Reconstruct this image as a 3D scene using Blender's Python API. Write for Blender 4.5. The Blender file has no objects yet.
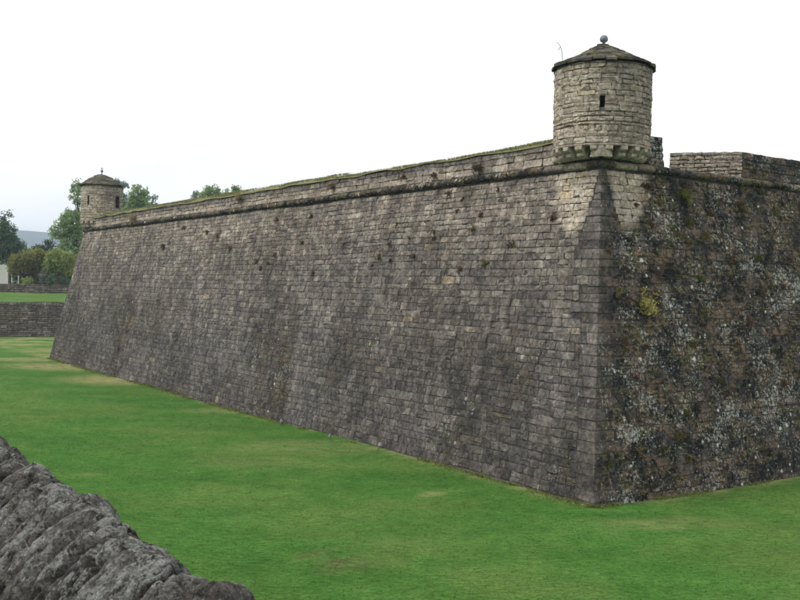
import bpy, bmesh, math
import numpy as np
from mathutils import Vector, Matrix, Euler

rng = np.random.default_rng(11)
sc = bpy.context.scene
col = sc.collection
rad = math.radians

# ------------------------------------------------------------------ camera
F_PX, CAM_H = 1010.0, 5.15
PITCH, ROLL = rad(-0.603), rad(1.262)
fwd = np.array([0, math.cos(PITCH), math.sin(PITCH)])
_up = np.array([0, -math.sin(PITCH), math.cos(PITCH)])
_r = np.array([1.0, 0, 0])
rr = math.cos(ROLL) * _r + math.sin(ROLL) * _up
uu = -math.sin(ROLL) * _r + math.cos(ROLL) * _up
C = np.array([0, 0, CAM_H])
cam_d = bpy.data.cameras.new('camera')
cam = bpy.data.objects.new('camera', cam_d); col.objects.link(cam)
cam_d.sensor_width = 36; cam_d.lens = 36 * F_PX / 800
cam_d.clip_start = 0.05; cam_d.clip_end = 12000
m = Matrix(((rr[0], uu[0], -fwd[0], 0), (rr[1], uu[1], -fwd[1], 0), (rr[2], uu[2], -fwd[2], CAM_H), (0, 0, 0, 1)))
cam.matrix_world = m
sc.camera = cam

# ------------------------------------------------------------------ world, sun, exposure
SUN_EL, SUN_AZ = rad(52), rad(-105)        # azimuth from +Y (camera forward), negative = to the left
w = bpy.data.worlds.new('World'); sc.world = w; w.use_nodes = True
nt = w.node_tree; nt.nodes.clear()
def wn(t, **k):
    n = nt.nodes.new(t)
    for a, b in k.items(): setattr(n, a, b)
    return n
out = wn('ShaderNodeOutputWorld'); bg = wn('ShaderNodeBackground')
sky = wn('ShaderNodeTexSky', sky_type='NISHITA', sun_disc=False, sun_elevation=SUN_EL, sun_rotation=SUN_AZ)
tc = wn('ShaderNodeTexCoord'); mp = wn('ShaderNodeMapping'); mp.inputs['Scale'].default_value = (1, 1, 3.2)
nz = wn('ShaderNodeTexNoise'); nz.inputs['Scale'].default_value = 2.3; nz.inputs['Detail'].default_value = 7; nz.inputs['Roughness'].default_value = .55
rp = wn('ShaderNodeValToRGB'); rp.color_ramp.elements[0].position = .30; rp.color_ramp.elements[1].position = .56
rp.color_ramp.elements[0].color = (.87, .87, .87, 1); rp.color_ramp.elements[1].color = (1, 1, 1, 1)
nz2 = wn('ShaderNodeTexNoise'); nz2.inputs['Scale'].default_value = 4.5; nz2.inputs['Detail'].default_value = 5
rp2 = wn('ShaderNodeValToRGB'); rp2.color_ramp.elements[0].position = .35; rp2.color_ramp.elements[1].position = .65
rp2.color_ramp.elements[0].color = (8.9, 8.95, 9.0, 1); rp2.color_ramp.elements[1].color = (9.8, 9.8, 9.8, 1)
mx = wn('ShaderNodeMix', data_type='RGBA')
nt.links.new(tc.outputs['Generated'], mp.inputs['Vector']); nt.links.new(mp.outputs[0], nz.inputs['Vector']); nt.links.new(mp.outputs[0], nz2.inputs['Vector'])
nt.links.new(nz.outputs['Fac'], rp.inputs[0]); nt.links.new(rp.outputs[0], mx.inputs[0])
nt.links.new(nz2.outputs['Fac'], rp2.inputs[0])
nt.links.new(sky.outputs[0], mx.inputs[6]); nt.links.new(rp2.outputs[0], mx.inputs[7])
nt.links.new(mx.outputs[2], bg.inputs[0]); bg.inputs[1].default_value = 0.1
nt.links.new(bg.outputs[0], out.inputs[0])
sun_d = bpy.data.lights.new('sun', 'SUN'); sun_d.energy = 1.5; sun_d.angle = rad(22); sun_d.color = (1, .965, .91)
sun = bpy.data.objects.new('sun', sun_d); col.objects.link(sun)
sdir = Vector((math.sin(SUN_AZ) * math.cos(SUN_EL), math.cos(SUN_AZ) * math.cos(SUN_EL), math.sin(SUN_EL)))
sun.rotation_euler = sdir.to_track_quat('Z', 'Y').to_euler(); sun.location = sdir * 60
vs = sc.view_settings
vs.view_transform = 'Standard'; vs.look = 'None'; vs.exposure = 0.5; vs.gamma = 1.0; vs.use_curve_mapping = False
sc.render.engine = 'CYCLES'

# ------------------------------------------------------------------ pixel helpers (800 x 600 photograph)
def ray(x, y): return fwd + rr * (x - 400) / F_PX - uu * (y - 300) / F_PX
def atz(x, y, z): d = ray(x, y); return C + d * ((z - CAM_H) / d[2])
def aty(x, y, Y): d = ray(x, y); return C + d * (Y / d[1])
def onplane(x, y, P, n): d = ray(x, y); return C + d * (((P - C) @ n) / (d @ n))
def project(P):
    d = np.asarray(P) - C; z = d @ fwd
    return np.stack([400 + F_PX * (d @ rr) / z, 300 - F_PX * (d @ uu) / z, z], -1)

# ------------------------------------------------------------------ noise
def _h(ix, iy, iz, s):
    n = (ix.astype(np.int64) * 374761393 + iy.astype(np.int64) * 668265263 + iz.astype(np.int64) * 2147483647 + s * 1274126177) & 0xffffffff
    n = ((n ^ (n >> 13)) * 1274126177) & 0xffffffff
    n = ((n ^ (n >> 16)) * 2246822519) & 0xffffffff
    return ((n ^ (n >> 15)) & 0xffff) / 65535.0
def vnoise(p, s=0):
    p = np.asarray(p, float); i = np.floor(p); f = p - i; f = f * f * (3 - 2 * f); i = i.astype(np.int64)
    r = 0
    for dx in (0, 1):
        for dy in (0, 1):
            for dz in (0, 1):
                wgt = (f[..., 0] if dx else 1 - f[..., 0]) * (f[..., 1] if dy else 1 - f[..., 1]) * (f[..., 2] if dz else 1 - f[..., 2])
                r = r + wgt * _h(i[..., 0] + dx, i[..., 1] + dy, i[..., 2] + dz, s)
    return r
def cells(p, s=0):
    i = np.floor(p).astype(np.int64); b1 = np.full(p.shape[:-1], 9.); b2 = b1.copy(); hid = b1 * 0; off = np.zeros(p.shape)
    for dx in (-1, 0, 1):
        for dy in (-1, 0, 1):
            for dz in (-1, 0, 1):
                c = i + np.array([dx, dy, dz]); q = c + np.stack([_h(c[..., 0], c[..., 1], c[..., 2], s + k) for k in (1, 2, 3)], -1)
                d = np.linalg.norm(p - q, axis=-1); n = d < b1
                b2 = np.where(n, b1, np.minimum(b2, d)); hid = np.where(n, _h(c[..., 0], c[..., 1], c[..., 2], s + 9), hid); off = np.where(n[..., None], p - q, off); b1 = np.where(n, d, b1)
    return b2 - b1, hid, off
def fbm(p, o=4, s=0, g=.5):
    r, a, t = 0, 1, 0
    p = np.asarray(p, float)
    for k in range(o):
        r = r + a * vnoise(p * 2 ** k + 17.3 * k, s + k); t += a; a *= g
    return r / t
def sstep(a, b, x): t = np.clip((x - a) / (b - a), 0, 1); return t * t * (3 - 2 * t)

# ------------------------------------------------------------------ object helpers
WL = {}                      # world location of each object (no object here is rotated)
def tag(o, label=None, cat=None, group=None, kind=None):
    if label: o['label'] = label
    if cat: o['category'] = cat
    if group: o['group'] = group
    if kind: o['kind'] = kind
    return o
def thing(name, loc, label, cat, group=None):
    o = bpy.data.objects.new(name, None); col.objects.link(o); o.location = tuple(loc); o.empty_display_size = .3
    WL[o] = np.array(loc, float); return tag(o, label, cat, group)
def mesh(name, V, F, mat, parent=None, attr=None, smooth=False, kind=None, origin=None):
    V = np.asarray(V, float)
    o0 = V.mean(0) if origin is None else np.asarray(origin, float)
    me = bpy.data.meshes.new(name); me.from_pydata((V - o0).tolist(), [], F if isinstance(F, list) else F.tolist()); me.update()
    if smooth: me.polygons.foreach_set('use_smooth', [True] * len(me.polygons))
    if attr is not None:
        a = me.color_attributes.new('tone', 'FLOAT_COLOR', 'POINT'); a.data.foreach_set('color', np.asarray(attr, np.float32).ravel())
    me.materials.append(mat)
    ob = bpy.data.objects.new(name, me); col.objects.link(ob)
    WL[ob] = o0
    if parent is not None: ob.parent = parent; ob.location = tuple(o0 - WL[parent])
    else: ob.location = tuple(o0)
    if kind: ob['kind'] = kind
    return ob
class MB:
    """collects pieces of ONE part"""
    def __init__(s): s.V = []; s.F = []; s.A = []; s.n = 0
    def add(s, V, F, A=None):
        V = np.asarray(V, float); s.V.append(V); s.F += [[i + s.n for i in f] for f in F]; s.n += len(V)
        if A is not None: s.A.append(np.broadcast_to(np.asarray(A, float), (len(V), 4)))
        return s
    def box(s, c, d, ax=None, A=None):
        c = np.asarray(c, float); ax = np.eye(3) if ax is None else np.asarray(ax, float)
        V = [c + ax[0] * d[0] * i + ax[1] * d[1] * j + ax[2] * d[2] * k for i in (-.5, .5) for j in (-.5, .5) for k in (-.5, .5)]
        return s.add(V, [[0, 1, 3, 2], [4, 6, 7, 5], [0, 4, 5, 1], [2, 3, 7, 6], [0, 2, 6, 4], [1, 5, 7, 3]], A)
    def tube(s, pts, rs, n=8, A=None):
        pts = [np.asarray(p, float) for p in pts]; V = []; F = []
        for i, p in enumerate(pts):
            t = pts[min(i + 1, len(pts) - 1)] - pts[max(i - 1, 0)]; t = t / np.linalg.norm(t)
            a = np.cross(t, [0.31, .17, .93] if abs(t[2]) < .9 else [1, 0, 0]); a /= np.linalg.norm(a); b = np.cross(t, a)
            for k in range(n):
                q = 2 * math.pi * k / n; V.append(p + rs[i] * (a * math.cos(q) + b * math.sin(q)))
        for i in range(len(pts) - 1):
            for k in range(n): F.append([i * n + k, i * n + (k + 1) % n, (i + 1) * n + (k + 1) % n, (i + 1) * n + k])
        F.append(list(range(n))[::-1]); F.append([(len(pts) - 1) * n + k for k in range(n)])
        return s.add(V, F, A)
    def lathe(s, c, prof, n=16, A=None):
        V = []; F = []
        for (r, z) in prof:
            for k in range(n): q = 2 * math.pi * k / n; V.append([c[0] + r * math.cos(q), c[1] + r * math.sin(q), z])
        for i in range(len(prof) - 1):
            for k in range(n): F.append([i * n + k, i * n + (k + 1) % n, (i + 1) * n + (k + 1) % n, (i + 1) * n + k])
        return s.add(V, F, A)
    def build(s, name, mat, parent=None, **k):
        return mesh(name, np.concatenate(s.V), s.F, mat, parent, attr=np.concatenate(s.A) if s.A else None, **k)

# ------------------------------------------------------------------ materials
class NT:
    def __init__(s, name, rough=.9):
        s.m = bpy.data.materials.new(name); s.m.use_nodes = True; s.t = s.m.node_tree
        s.b = s.t.nodes['Principled BSDF']; s.b.inputs['Roughness'].default_value = rough
        s.b.inputs['Specular IOR Level'].default_value = .1
        g = s.t.nodes.new('ShaderNodeNewGeometry'); s.pos = g.outputs['Position']; s.nor = g.outputs['Normal']
    def n(s, t, **k):
        n = s.t.nodes.new(t)
        for a, b in k.items(): setattr(n, a, b)
        return n
    def l(s, a, b): s.t.links.new(a, b)
    def put(s, sock, v):
        if hasattr(v, 'links'): s.l(v, sock)
        else: sock.default_value = v if not isinstance(v, tuple) or len(v) != 3 or sock.type == 'VECTOR' else (*v, 1)
    def map(s, scale, vec=None, loc=(0, 0, 0), rot=(0, 0, 0)):
        n = s.n('ShaderNodeMapping'); n.inputs['Scale'].default_value = scale; n.inputs['Location'].default_value = loc; n.inputs['Rotation'].default_value = rot
        s.l(vec or s.pos, n.inputs[0]); return n.outputs[0]
    def noise(s, scale, detail=4, rough=.55, vec=None, dist=0):
        n = s.n('ShaderNodeTexNoise'); n.inputs['Scale'].default_value = scale; n.inputs['Detail'].default_value = detail
        n.inputs['Roughness'].default_value = rough; n.inputs['Distortion'].default_value = dist; s.l(vec or s.pos, n.inputs['Vector']); return n.outputs['Fac']
    def voro(s, scale, vec=None, out='Distance', feat='F1'):
        n = s.n('ShaderNodeTexVoronoi', feature=feat); n.inputs['Scale'].default_value = scale; s.l(vec or s.pos, n.inputs['Vector']); return n.outputs[out]
    def ramp(s, v, stops, interp='LINEAR'):
        n = s.n('ShaderNodeValToRGB'); e = n.color_ramp.elements; n.color_ramp.interpolation = interp
        while len(e) < len(stops): e.new(.5)
        for i, (p, c) in enumerate(stops):
            e[i].position = p; e[i].color = (*((c,) * 3 if not isinstance(c, tuple) else c), 1)
        s.put(n.inputs[0], v); return n.outputs[0]
    def math(s, op, a, b=0.0, clamp=False):
        n = s.n('ShaderNodeMath', operation=op, use_clamp=clamp); s.put(n.inputs[0], a); s.put(n.inputs[1], b); return n.outputs[0]
    def mul(s, a, b): return s.math('MULTIPLY', a, b)
    def add(s, a, b): return s.math('ADD', a, b)
    def mix(s, f, a, b, mode='MIX'):
        n = s.n('ShaderNodeMix', data_type='RGBA', blend_type=mode); s.put(n.inputs[0], f); s.put(n.inputs[6], a); s.put(n.inputs[7], b); return n.outputs[2]
    def step(s, v, a, b):
        n = s.n('ShaderNodeMapRange', interpolation_type='SMOOTHSTEP'); s.put(n.inputs[0], v); n.inputs[1].default_value = a; n.inputs[2].default_value = b; return n.outputs[0]
    def attr(s, name='tone'):
        a = s.n('ShaderNodeVertexColor', layer_name=name); q = s.n('ShaderNodeSeparateColor'); s.l(a.outputs[0], q.inputs[0])
        return q.outputs[0], q.outputs[1], q.outputs[2], a.outputs['Alpha'], a.outputs[0]
    def sep(s, v):
        n = s.n('ShaderNodeSeparateXYZ'); s.l(v, n.inputs[0]); return n.outputs
    def bump(s, h, strength=.5, dist=.02):
        n = s.n('ShaderNodeBump'); n.inputs['Strength'].default_value = strength; n.inputs['Distance'].default_value = dist
        s.l(h, n.inputs['Height']); s.l(n.outputs[0], s.b.inputs['Normal'])
    def fin(s, c): s.put(s.b.inputs['Base Color'], c); return s.m
def plain(name, c, rough=.8, metal=0.0, var=.25, scale=6.0):
    t = NT(name, rough); t.b.inputs['Metallic'].default_value = metal
    return t.fin(t.mix(1.0, c, t.ramp(t.noise(scale, 5), [(.25, 1 - var), (.75, 1 + var)]), 'MULTIPLY'))

def stone_material(name):
    """tone: R random per stone, G freshly clean stone, B lichen / moss density, A brownish weathering"""
    t = NT(name, .92); r, g, b, a, _ = t.attr()
    c = t.ramp(r, [(0, (.062, .056, .057)), (.12, (.074, .068, .068)), (.5, (.087, .079, .0745)), (.9, (.104, .094, .087)), (.985, (.13, .12, .112)), (.995, (.15, .13, .105)), (1, (.18, .15, .11))])
    warm = t.ramp(r, [(0, (.18, .153, .13)), (.5, (.265, .225, .19)), (.85, (.345, .297, .25)), (.98, (.36, .31, .25)), (1, (.38, .29, .19))])
    clean = t.ramp(r, [(0, (.38, .32, .25)), (.5, (.46, .395, .315)), (.9, (.52, .46, .375)), (.965, (.53, .42, .28)), (1, (.55, .4, .2))])
    c = t.mix(1, c, t.ramp(t.noise(.33, 6, .62), [(.34, .66), (.5, 1.0), (.66, 1.35)]), 'MULTIPLY')
    c = t.mix(1, c, t.ramp(t.noise(.13, 4, .55), [(.36, .78), (.5, 1.0), (.64, 1.25)]), 'MULTIPLY')
    wf = t.math('MULTIPLY', a, t.ramp(t.noise(1.1, 6, .68), [(.34, .2), (.62, 1.0)]), True)
    c = t.mix(wf, c, warm)
    # vertical run-off streaks
    c = t.mix(1, c, t.ramp(t.noise(1.0, 6, .65, t.map((2.6, 2.6, .28))), [(.34, .72), (.5, 1.0), (.66, 1.32)]), 'MULTIPLY')
    # blotches that ignore the joints
    c = t.mix(1, c, t.ramp(t.noise(3.1, 8, .75, dist=.4), [(.36, .6), (.5, .97), (.64, 1.42)]), 'MULTIPLY')
    # black crust on the damp face
    c = t.mix(t.step(b, .15, 1.0), c, t.mix(t.step(t.noise(2.2, 9, .8), .46, .66), (.01, .01, .011), (.105, .098, .088)))
    c = t.mix(t.mul(g, t.ramp(t.noise(2.0, 7, .72), [(.36, .55), (.58, 1.0)])), c, clean)
    # mottling inside a stone
    c = t.mix(1, c, t.ramp(t.noise(10, 9, .82), [(.37, .42), (.5, .97), (.63, 1.7)]), 'MULTIPLY')
    # rusty and olive growth, along the beds
    rust = t.mul(t.step(t.noise(1.3, 7, .74, t.map((1, 1, 1.6), loc=(31, 5, 2))), .45, .55), t.step(t.noise(7, 9, .8, t.map((1, 1, 1.8))), .46, .54))
    c = t.mix(t.mul(rust, t.math('MULTIPLY', t.add(t.step(b, .3, .9), t.mul(a, .35)), .68, True)), c, t.mix(t.step(t.noise(2.2, 5), .44, .56), (.17, .15, .065), (.22, .14, .085)))
    # lichen: pale crusts of every size, many where B is high, few elsewhere
    th = t.noise(.8, 6, .7, t.map((1, 1, 1), loc=(3, 8, 40)))
    lsp = t.noise(13, 9, .82, t.map((1, 1, 1), loc=(9, 1, 7)))
    k1 = t.add(lsp, t.add(t.mul(b, .1), t.mul(t.math('SUBTRACT', th, .52), .5)))
    c = t.mix(t.mul(t.step(k1, .65, .675), t.math('SUBTRACT', .88, t.mul(g, .7))), c, t.mix(t.noise(14, 6, .7), (.2, .2, .185), (.62, .62, .57)))
    d2 = t.voro(2.1, t.map((1, 1, 1), loc=(5, 5, 5)))
    k2 = t.math('SUBTRACT', t.add(t.mul(t.noise(6, 9, .85), .62), t.mul(t.math('SUBTRACT', th, .5), .35)), d2)
    c = t.mix(t.mul(t.step(k2, .205, .225), t.mul(t.step(b, .3, .8), .85)), c, (.6, .6, .56))
    # moss on ledges
    nz_ = t.sep(t.nor)[2]
    ms = t.mul(t.step(nz_, .62, .92), t.step(t.noise(5, 5, .6), .38, .6))
    c = t.mix(t.mul(ms, t.math('SUBTRACT', .75, t.mul(g, .85), True)), c, t.mix(t.noise(8, 4), (.05, .052, .022), (.13, .13, .06)))
    h = t.add(t.mul(t.noise(24, 8, .75), .8), t.mul(t.noise(7, 6, .65), .6))
    t.bump(h, .6, .03)
    return t.fin(c)
M = {}
M['stone'] = stone_material('weathered_ashlar')
def joint_material():
    t = NT('earthy_joint', .97); r, g, b, a, _ = t.attr()
    c = t.ramp(t.noise(7, 8, .75), [(.36, (.028, .025, .024)), (.5, (.062, .057, .054)), (.64, (.11, .1, .09))])
    c = t.mix(g, c, (.24, .215, .175)); t.bump(t.noise(22, 7, .7), 1.0, .04); return t.fin(c)
M['joint'] = joint_material()

def lawn_material():
    t = NT('mown_lawn', .9); t.b.inputs['Specular IOR Level'].default_value = .02; r, g, b, a, _ = t.attr()
    big = t.noise(.16, 5, .6); mid = t.noise(1.3, 6, .65); fine = t.noise(13, 9, .82); str_ = t.noise(5, 5, .7, t.map((.7, 2.4, 1), rot=(0, 0, .2)))
    c = t.ramp(mid, [(.28, (.04, .115, .021)), (.5, (.056, .142, .027)), (.72, (.08, .168, .036))])
    c = t.mix(t.step(big, .42, .66), c, t.mix(t.noise(3, 4), (.075, .145, .03), (.11, .175, .045)))
    c = t.mix(1, c, t.ramp(fine, [(.36, .62), (.5, .98), (.64, 1.38)]), 'MULTIPLY')
    c = t.mix(1, c, t.ramp(str_, [(.36, .7), (.5, 1.0), (.64, 1.25)]), 'MULTIPLY')
    c = t.mix(1, c, t.ramp(t.noise(.42, 6, .68, t.map((.6, 1.5, 1), rot=(0, 0, .35))), [(.36, .88), (.5, 1.0), (.64, 1.1)]), 'MULTIPLY')
    dry = t.math('MULTIPLY', r, t.step(t.noise(1.6, 7, .74, t.map((.8, 1.6, 1))), .36, .54), True)
    c = t.mix(t.mul(dry, .95), c, t.mix(fine, (.17, .17, .06), (.38, .34, .17)))
    c = t.mix(t.math('MULTIPLY', g, t.step(t.noise(6, 5, .7), .42, .58), True), c, t.mix(fine, (.035, .024, .013), (.1, .075, .04)))
    c = t.mix(t.mul(b, .8), c, t.mix(t.noise(4, 6, .7), (.1, .1, .05), (.26, .25, .14)))
    t.bump(t.add(t.mul(fine, .6), t.mul(mid, 1.2)), .8, .05)
    return t.fin(c)
M['lawn'] = lawn_material()
def leaf_material(name, transl=.3):
    t = NT(name, .7); t.b.inputs['Specular IOR Level'].default_value = .05; r, g, b, a, cc = t.attr()
    c = t.mix(1, cc, t.ramp(t.noise(3, 3), [(.3, .8), (.7, 1.2)]), 'MULTIPLY')
    t.fin(c)
    tr = t.n('ShaderNodeBsdfTranslucent'); t.l(c, tr.inputs[0]); mxs = t.n('ShaderNodeMixShader'); mxs.inputs[0].default_value = transl
    o = t.t.nodes['Material Output']; t.l(t.b.outputs[0], mxs.inputs[1]); t.l(tr.outputs[0], mxs.inputs[2]); t.l(mxs.outputs[0], o.inputs[0])
    return t.m
M['leaf'] = leaf_material('foliage', .5)
M['blade'] = leaf_material('grass_blades', .35)
M['bark'] = plain('bark', (.085, .068, .052), .95, 0, .45, 9)
def rock_material():
    t = NT('lichened_rock', .88); r, g, b, a, _ = t.attr()
    base = t.ramp(t.noise(5.5, 10, .75, dist=.3), [(.36, (.05, .048, .046)), (.44, (.15, .144, .134)), (.54, (.24, .232, .215)), (.66, (.34, .33, .305))])
    base = t.mix(1, base, t.ramp(r, [(0, .75), (1, 1.2)]), 'MULTIPLY')
    base = t.mix(t.mul(t.step(t.noise(4, 6, .7), .5, .62), .5), base, (.17, .145, .11))
    grain = t.noise(85, 8, .8)
    li = t.add(t.noise(14, 10, .8), t.mul(t.math('SUBTRACT', t.noise(3.5, 4), .5), .5))
    base = t.mix(t.mul(t.step(li, .51, .545), .9), base, t.mix(t.noise(40, 7, .8), (.15, .155, .145), (.7, .71, .66)))
    base = t.mix(1, base, t.ramp(grain, [(.37, .35), (.5, .98), (.63, 1.7)]), 'MULTIPLY')
    lk = t.noise(20, 9, .8, t.map((1, 1, 1), loc=(4, 9, 2)))
    base = t.mix(t.mul(t.step(lk, .56, .59), .8), base, (.022, .022, .02))
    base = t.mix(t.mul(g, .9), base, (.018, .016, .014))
    t.bump(t.add(t.mul(grain, .6), t.add(t.mul(t.noise(25, 10, .8), 1.2), t.mul(li, .5))), 1.0, .045)
    return t.fin(base)
M['rock'] = rock_material()

# ------------------------------------------------------------------ bastion geometry
AL, BE, BAT, H = rad(33.13), rad(54.68), 0.2, 8.6
A0 = np.array([5.24, 26.76, 0.0])
dL = np.array([-math.sin(AL), math.cos(AL), 0]); dR = np.array([math.sin(BE), math.cos(BE), 0])
nL = np.array([-math.cos(AL), -math.sin(AL), 0]); nR = np.array([math.cos(BE), -math.sin(BE), 0])
offu = np.linalg.solve(np.array([nL[:2], nR[:2]]), [1, 1]); offu = np.array([offu[0], offu[1], 0])   # corner shift for unit outward offset
ucL, ucR = offu @ dL, offu @ dR
LL, LR = 48.0, 17.0
ZV = np.array([0, 0, 1.0])
def PL(u, z, d=0.0): return A0 + np.multiply.outer(u, dL) + np.multiply.outer(BAT * (H - z) + d, nL) + np.multiply.outer(z, ZV)
def PR(u, z, d=0.0): return A0 + np.multiply.outer(u, dR) + np.multiply.outer(BAT * (H - z) + d, nR) + np.multiply.outer(z, ZV)
FAR = A0 + dL * LL
TUR = A0 - (nL + nR) / np.linalg.norm(nL + nR) * 0.9         # turret axis, near salient
TURF = FAR - (nL + dL) / np.linalg.norm(nL + dL) * 1.17      # turret axis, far salient

# ------------------------------------------------------------------ setting: ground sheets
def base_corner(z=0.0): return A0 + offu * BAT * (H - z)
blobs = []   # (world xy, radii, angle, dry, earth)
for (x, y, rx, ry, dr, ea) in [(130, 379, 4.2, 4.2, 1.0, 0), (75, 367, 5.0, 3.4, 1.0, 0), (28, 360, 3.6, 2.2, .75, 0), (40, 352, 3, 2, .5, 0), (175, 384, 3, 1.5, .8, 0), (315, 448, 3.4, 2.0, .3, 0), (255, 462, 2.2, 1.6, .22, 0), (345, 565, .55, .45, .25, 1), (318, 556, .4, .4, .2, .7), (400, 545, 1.1, .9, .15, .15), (375, 560, .6, .4, .2, .3), (650, 523, 1.6, .6, .4, .1), (700, 520, 1.3, .8, .25, 0), (432, 494, .2, .12, 1, 0), (93, 475, .3, .2, 1, 0), (620, 532, .25, .12, 1, 0), (20, 345, 4, 1.5, .4, 0), (230, 410, 2.5, 1.2, .5, 0)]:
    blobs.append((atz(x, y, 0)[:2], rx, ry, dr, ea))
def lawn_attr(X, Y):
    r = np.zeros_like(X); g = np.zeros_like(X)
    for (c, rx, ry, dr, ea) in blobs:
        q = np.hypot((X - c[0]) / rx, (Y - c[1]) / ry); f = 1 - sstep(.35, 1.15, q)
        r = np.maximum(r, f * dr); g = np.maximum(g, f * ea)
    dl = (X - A0[0]) * nL[0] + (Y - A0[1]) * nL[1] - BAT * H; ul = (X - A0[0]) * dL[0] + (Y - A0[1]) * dL[1]
    dr_ = (X - A0[0]) * nR[0] + (Y - A0[1]) * nR[1] - BAT * H
    dist = np.where(dl > dr_, dl, dr_)
    nn = fbm(np.stack([X * .9, Y * .9, X * 0], -1), 3, 4)
    r = np.maximum(r, (1 - sstep(.05, .45, dist)) * sstep(.35, .65, nn) * .8)
    return r, g, dist
gx = np.unique(np.concatenate([np.linspace(-46, 26, 150), [-1500, -700, -300, -150, -90, -60, 40, 60, 120, 300, 700, 1500]]))
gy = np.unique(np.concatenate([np.linspace(6, 100, 190), [-1000, -400, -150, -60, -20, 0, 120, 150, 200, 300, 600, 1000, 2000]]))
X, Y = np.meshgrid(gx, gy)
Z = (fbm(np.stack([X * .12, Y * .12, X * 0], -1), 3, 2) - .5) * .16
Z *= (np.abs(X) < 60) & (Y < 110) & (Y > 0)
r_, g_, _d = lawn_attr(X, Y)
nx, ny = len(gx), len(gy)
idx = np.arange(nx * ny).reshape(ny, nx)
Fq = np.stack([idx[:-1, :-1], idx[:-1, 1:], idx[1:, 1:], idx[1:, :-1]], -1).reshape(-1, 4)
LAWN = mesh('lawn', np.stack([X, Y, Z], -1).reshape(-1, 3), Fq, M['lawn'], attr=np.stack([r_, g_, 0 * r_, 0 * r_ + 1], -1).reshape(-1, 4), smooth=True, kind='structure', origin=(0, 0, 0))
def lawn_z(x, y): return (fbm(np.stack([x * .12, y * .12, x * 0], -1), 3, 2) - .5) * .16

# ------------------------------------------------------------------ masonry generator
STONE_F = [[k, (k + 1) % 8, 8 + (k + 1) % 8, 8 + k] for k in range(8)] + [[8 + k, 8 + (k + 1) % 8, 16 + (k + 1) % 8, 16 + k] for k in range(8)] + [[16 + k, 16 + (k + 1) % 8, 24] for k in range(8)]
def lay_courses(u0f, u1f, zs, len_lo, len_hi, wav=.03, seed=0, split=.12, endfix=True):
    """list of stones: four (u, z) corners; u0f(z), u1f(z) give the ends of the course"""
    g = np.random.default_rng(seed); S = []
    for i in range(len(zs) - 1):
        z0, z1 = zs[i], zs[i + 1]; zm = (z0 + z1) / 2; a, b = u0f(zm), u1f(zm)
        cuts = [a]; rowk = g.uniform(.8, 1.25)
        while cuts[-1] < b - len_lo * .8:
            cuts.append(cuts[-1] + g.uniform(len_lo, len_hi) * rowk * (1.5 if g.random() < .08 else 1) * (.65 if g.random() < .15 else 1))
        cuts[-1] = b
        wv = lambda u, k: (vnoise(np.array([u * .35, k * 3.7, seed]), 5) - .5) * 2 * wav
        for j in range(len(cuts) - 1):
            ua, ub = cuts[j], cuts[j + 1]
            t1, t2 = g.normal(0, .012, 2)
            ql = [ua + (t1 if j else 0), ub + (t2 if j < len(cuts) - 2 else 0)]; qt = [ua - (t1 if j else 0), ub - (t2 if j < len(cuts) - 2 else 0)]
            if endfix and j == 0: ql[0] = u0f(z0); qt[0] = u0f(z1)
            if endfix and j == len(cuts) - 2: ql[1] = u1f(z0); qt[1] = u1f(z1)
            zz = [z0 + wv(ua, i), z0 + wv(ub, i), z1 + wv(ub, i + 1), z1 + wv(ua, i + 1)]
            quad = [(ql[0], zz[0]), (ql[1], zz[1]), (qt[1], zz[2]), (qt[0], zz[3])]
            if g.random() < split and z1 - z0 > .2:
                f = g.uniform(.38, .62); m0 = tuple(np.array(quad[0]) * (1 - f) + np.array(quad[3]) * f); m1 = tuple(np.array(quad[1]) * (1 - f) + np.array(quad[2]) * f)
                S.append([quad[0], quad[1], m1, m0]); S.append([m0, m1, quad[2], quad[3]])
            else: S.append(quad)
    return np.array(S)
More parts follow.
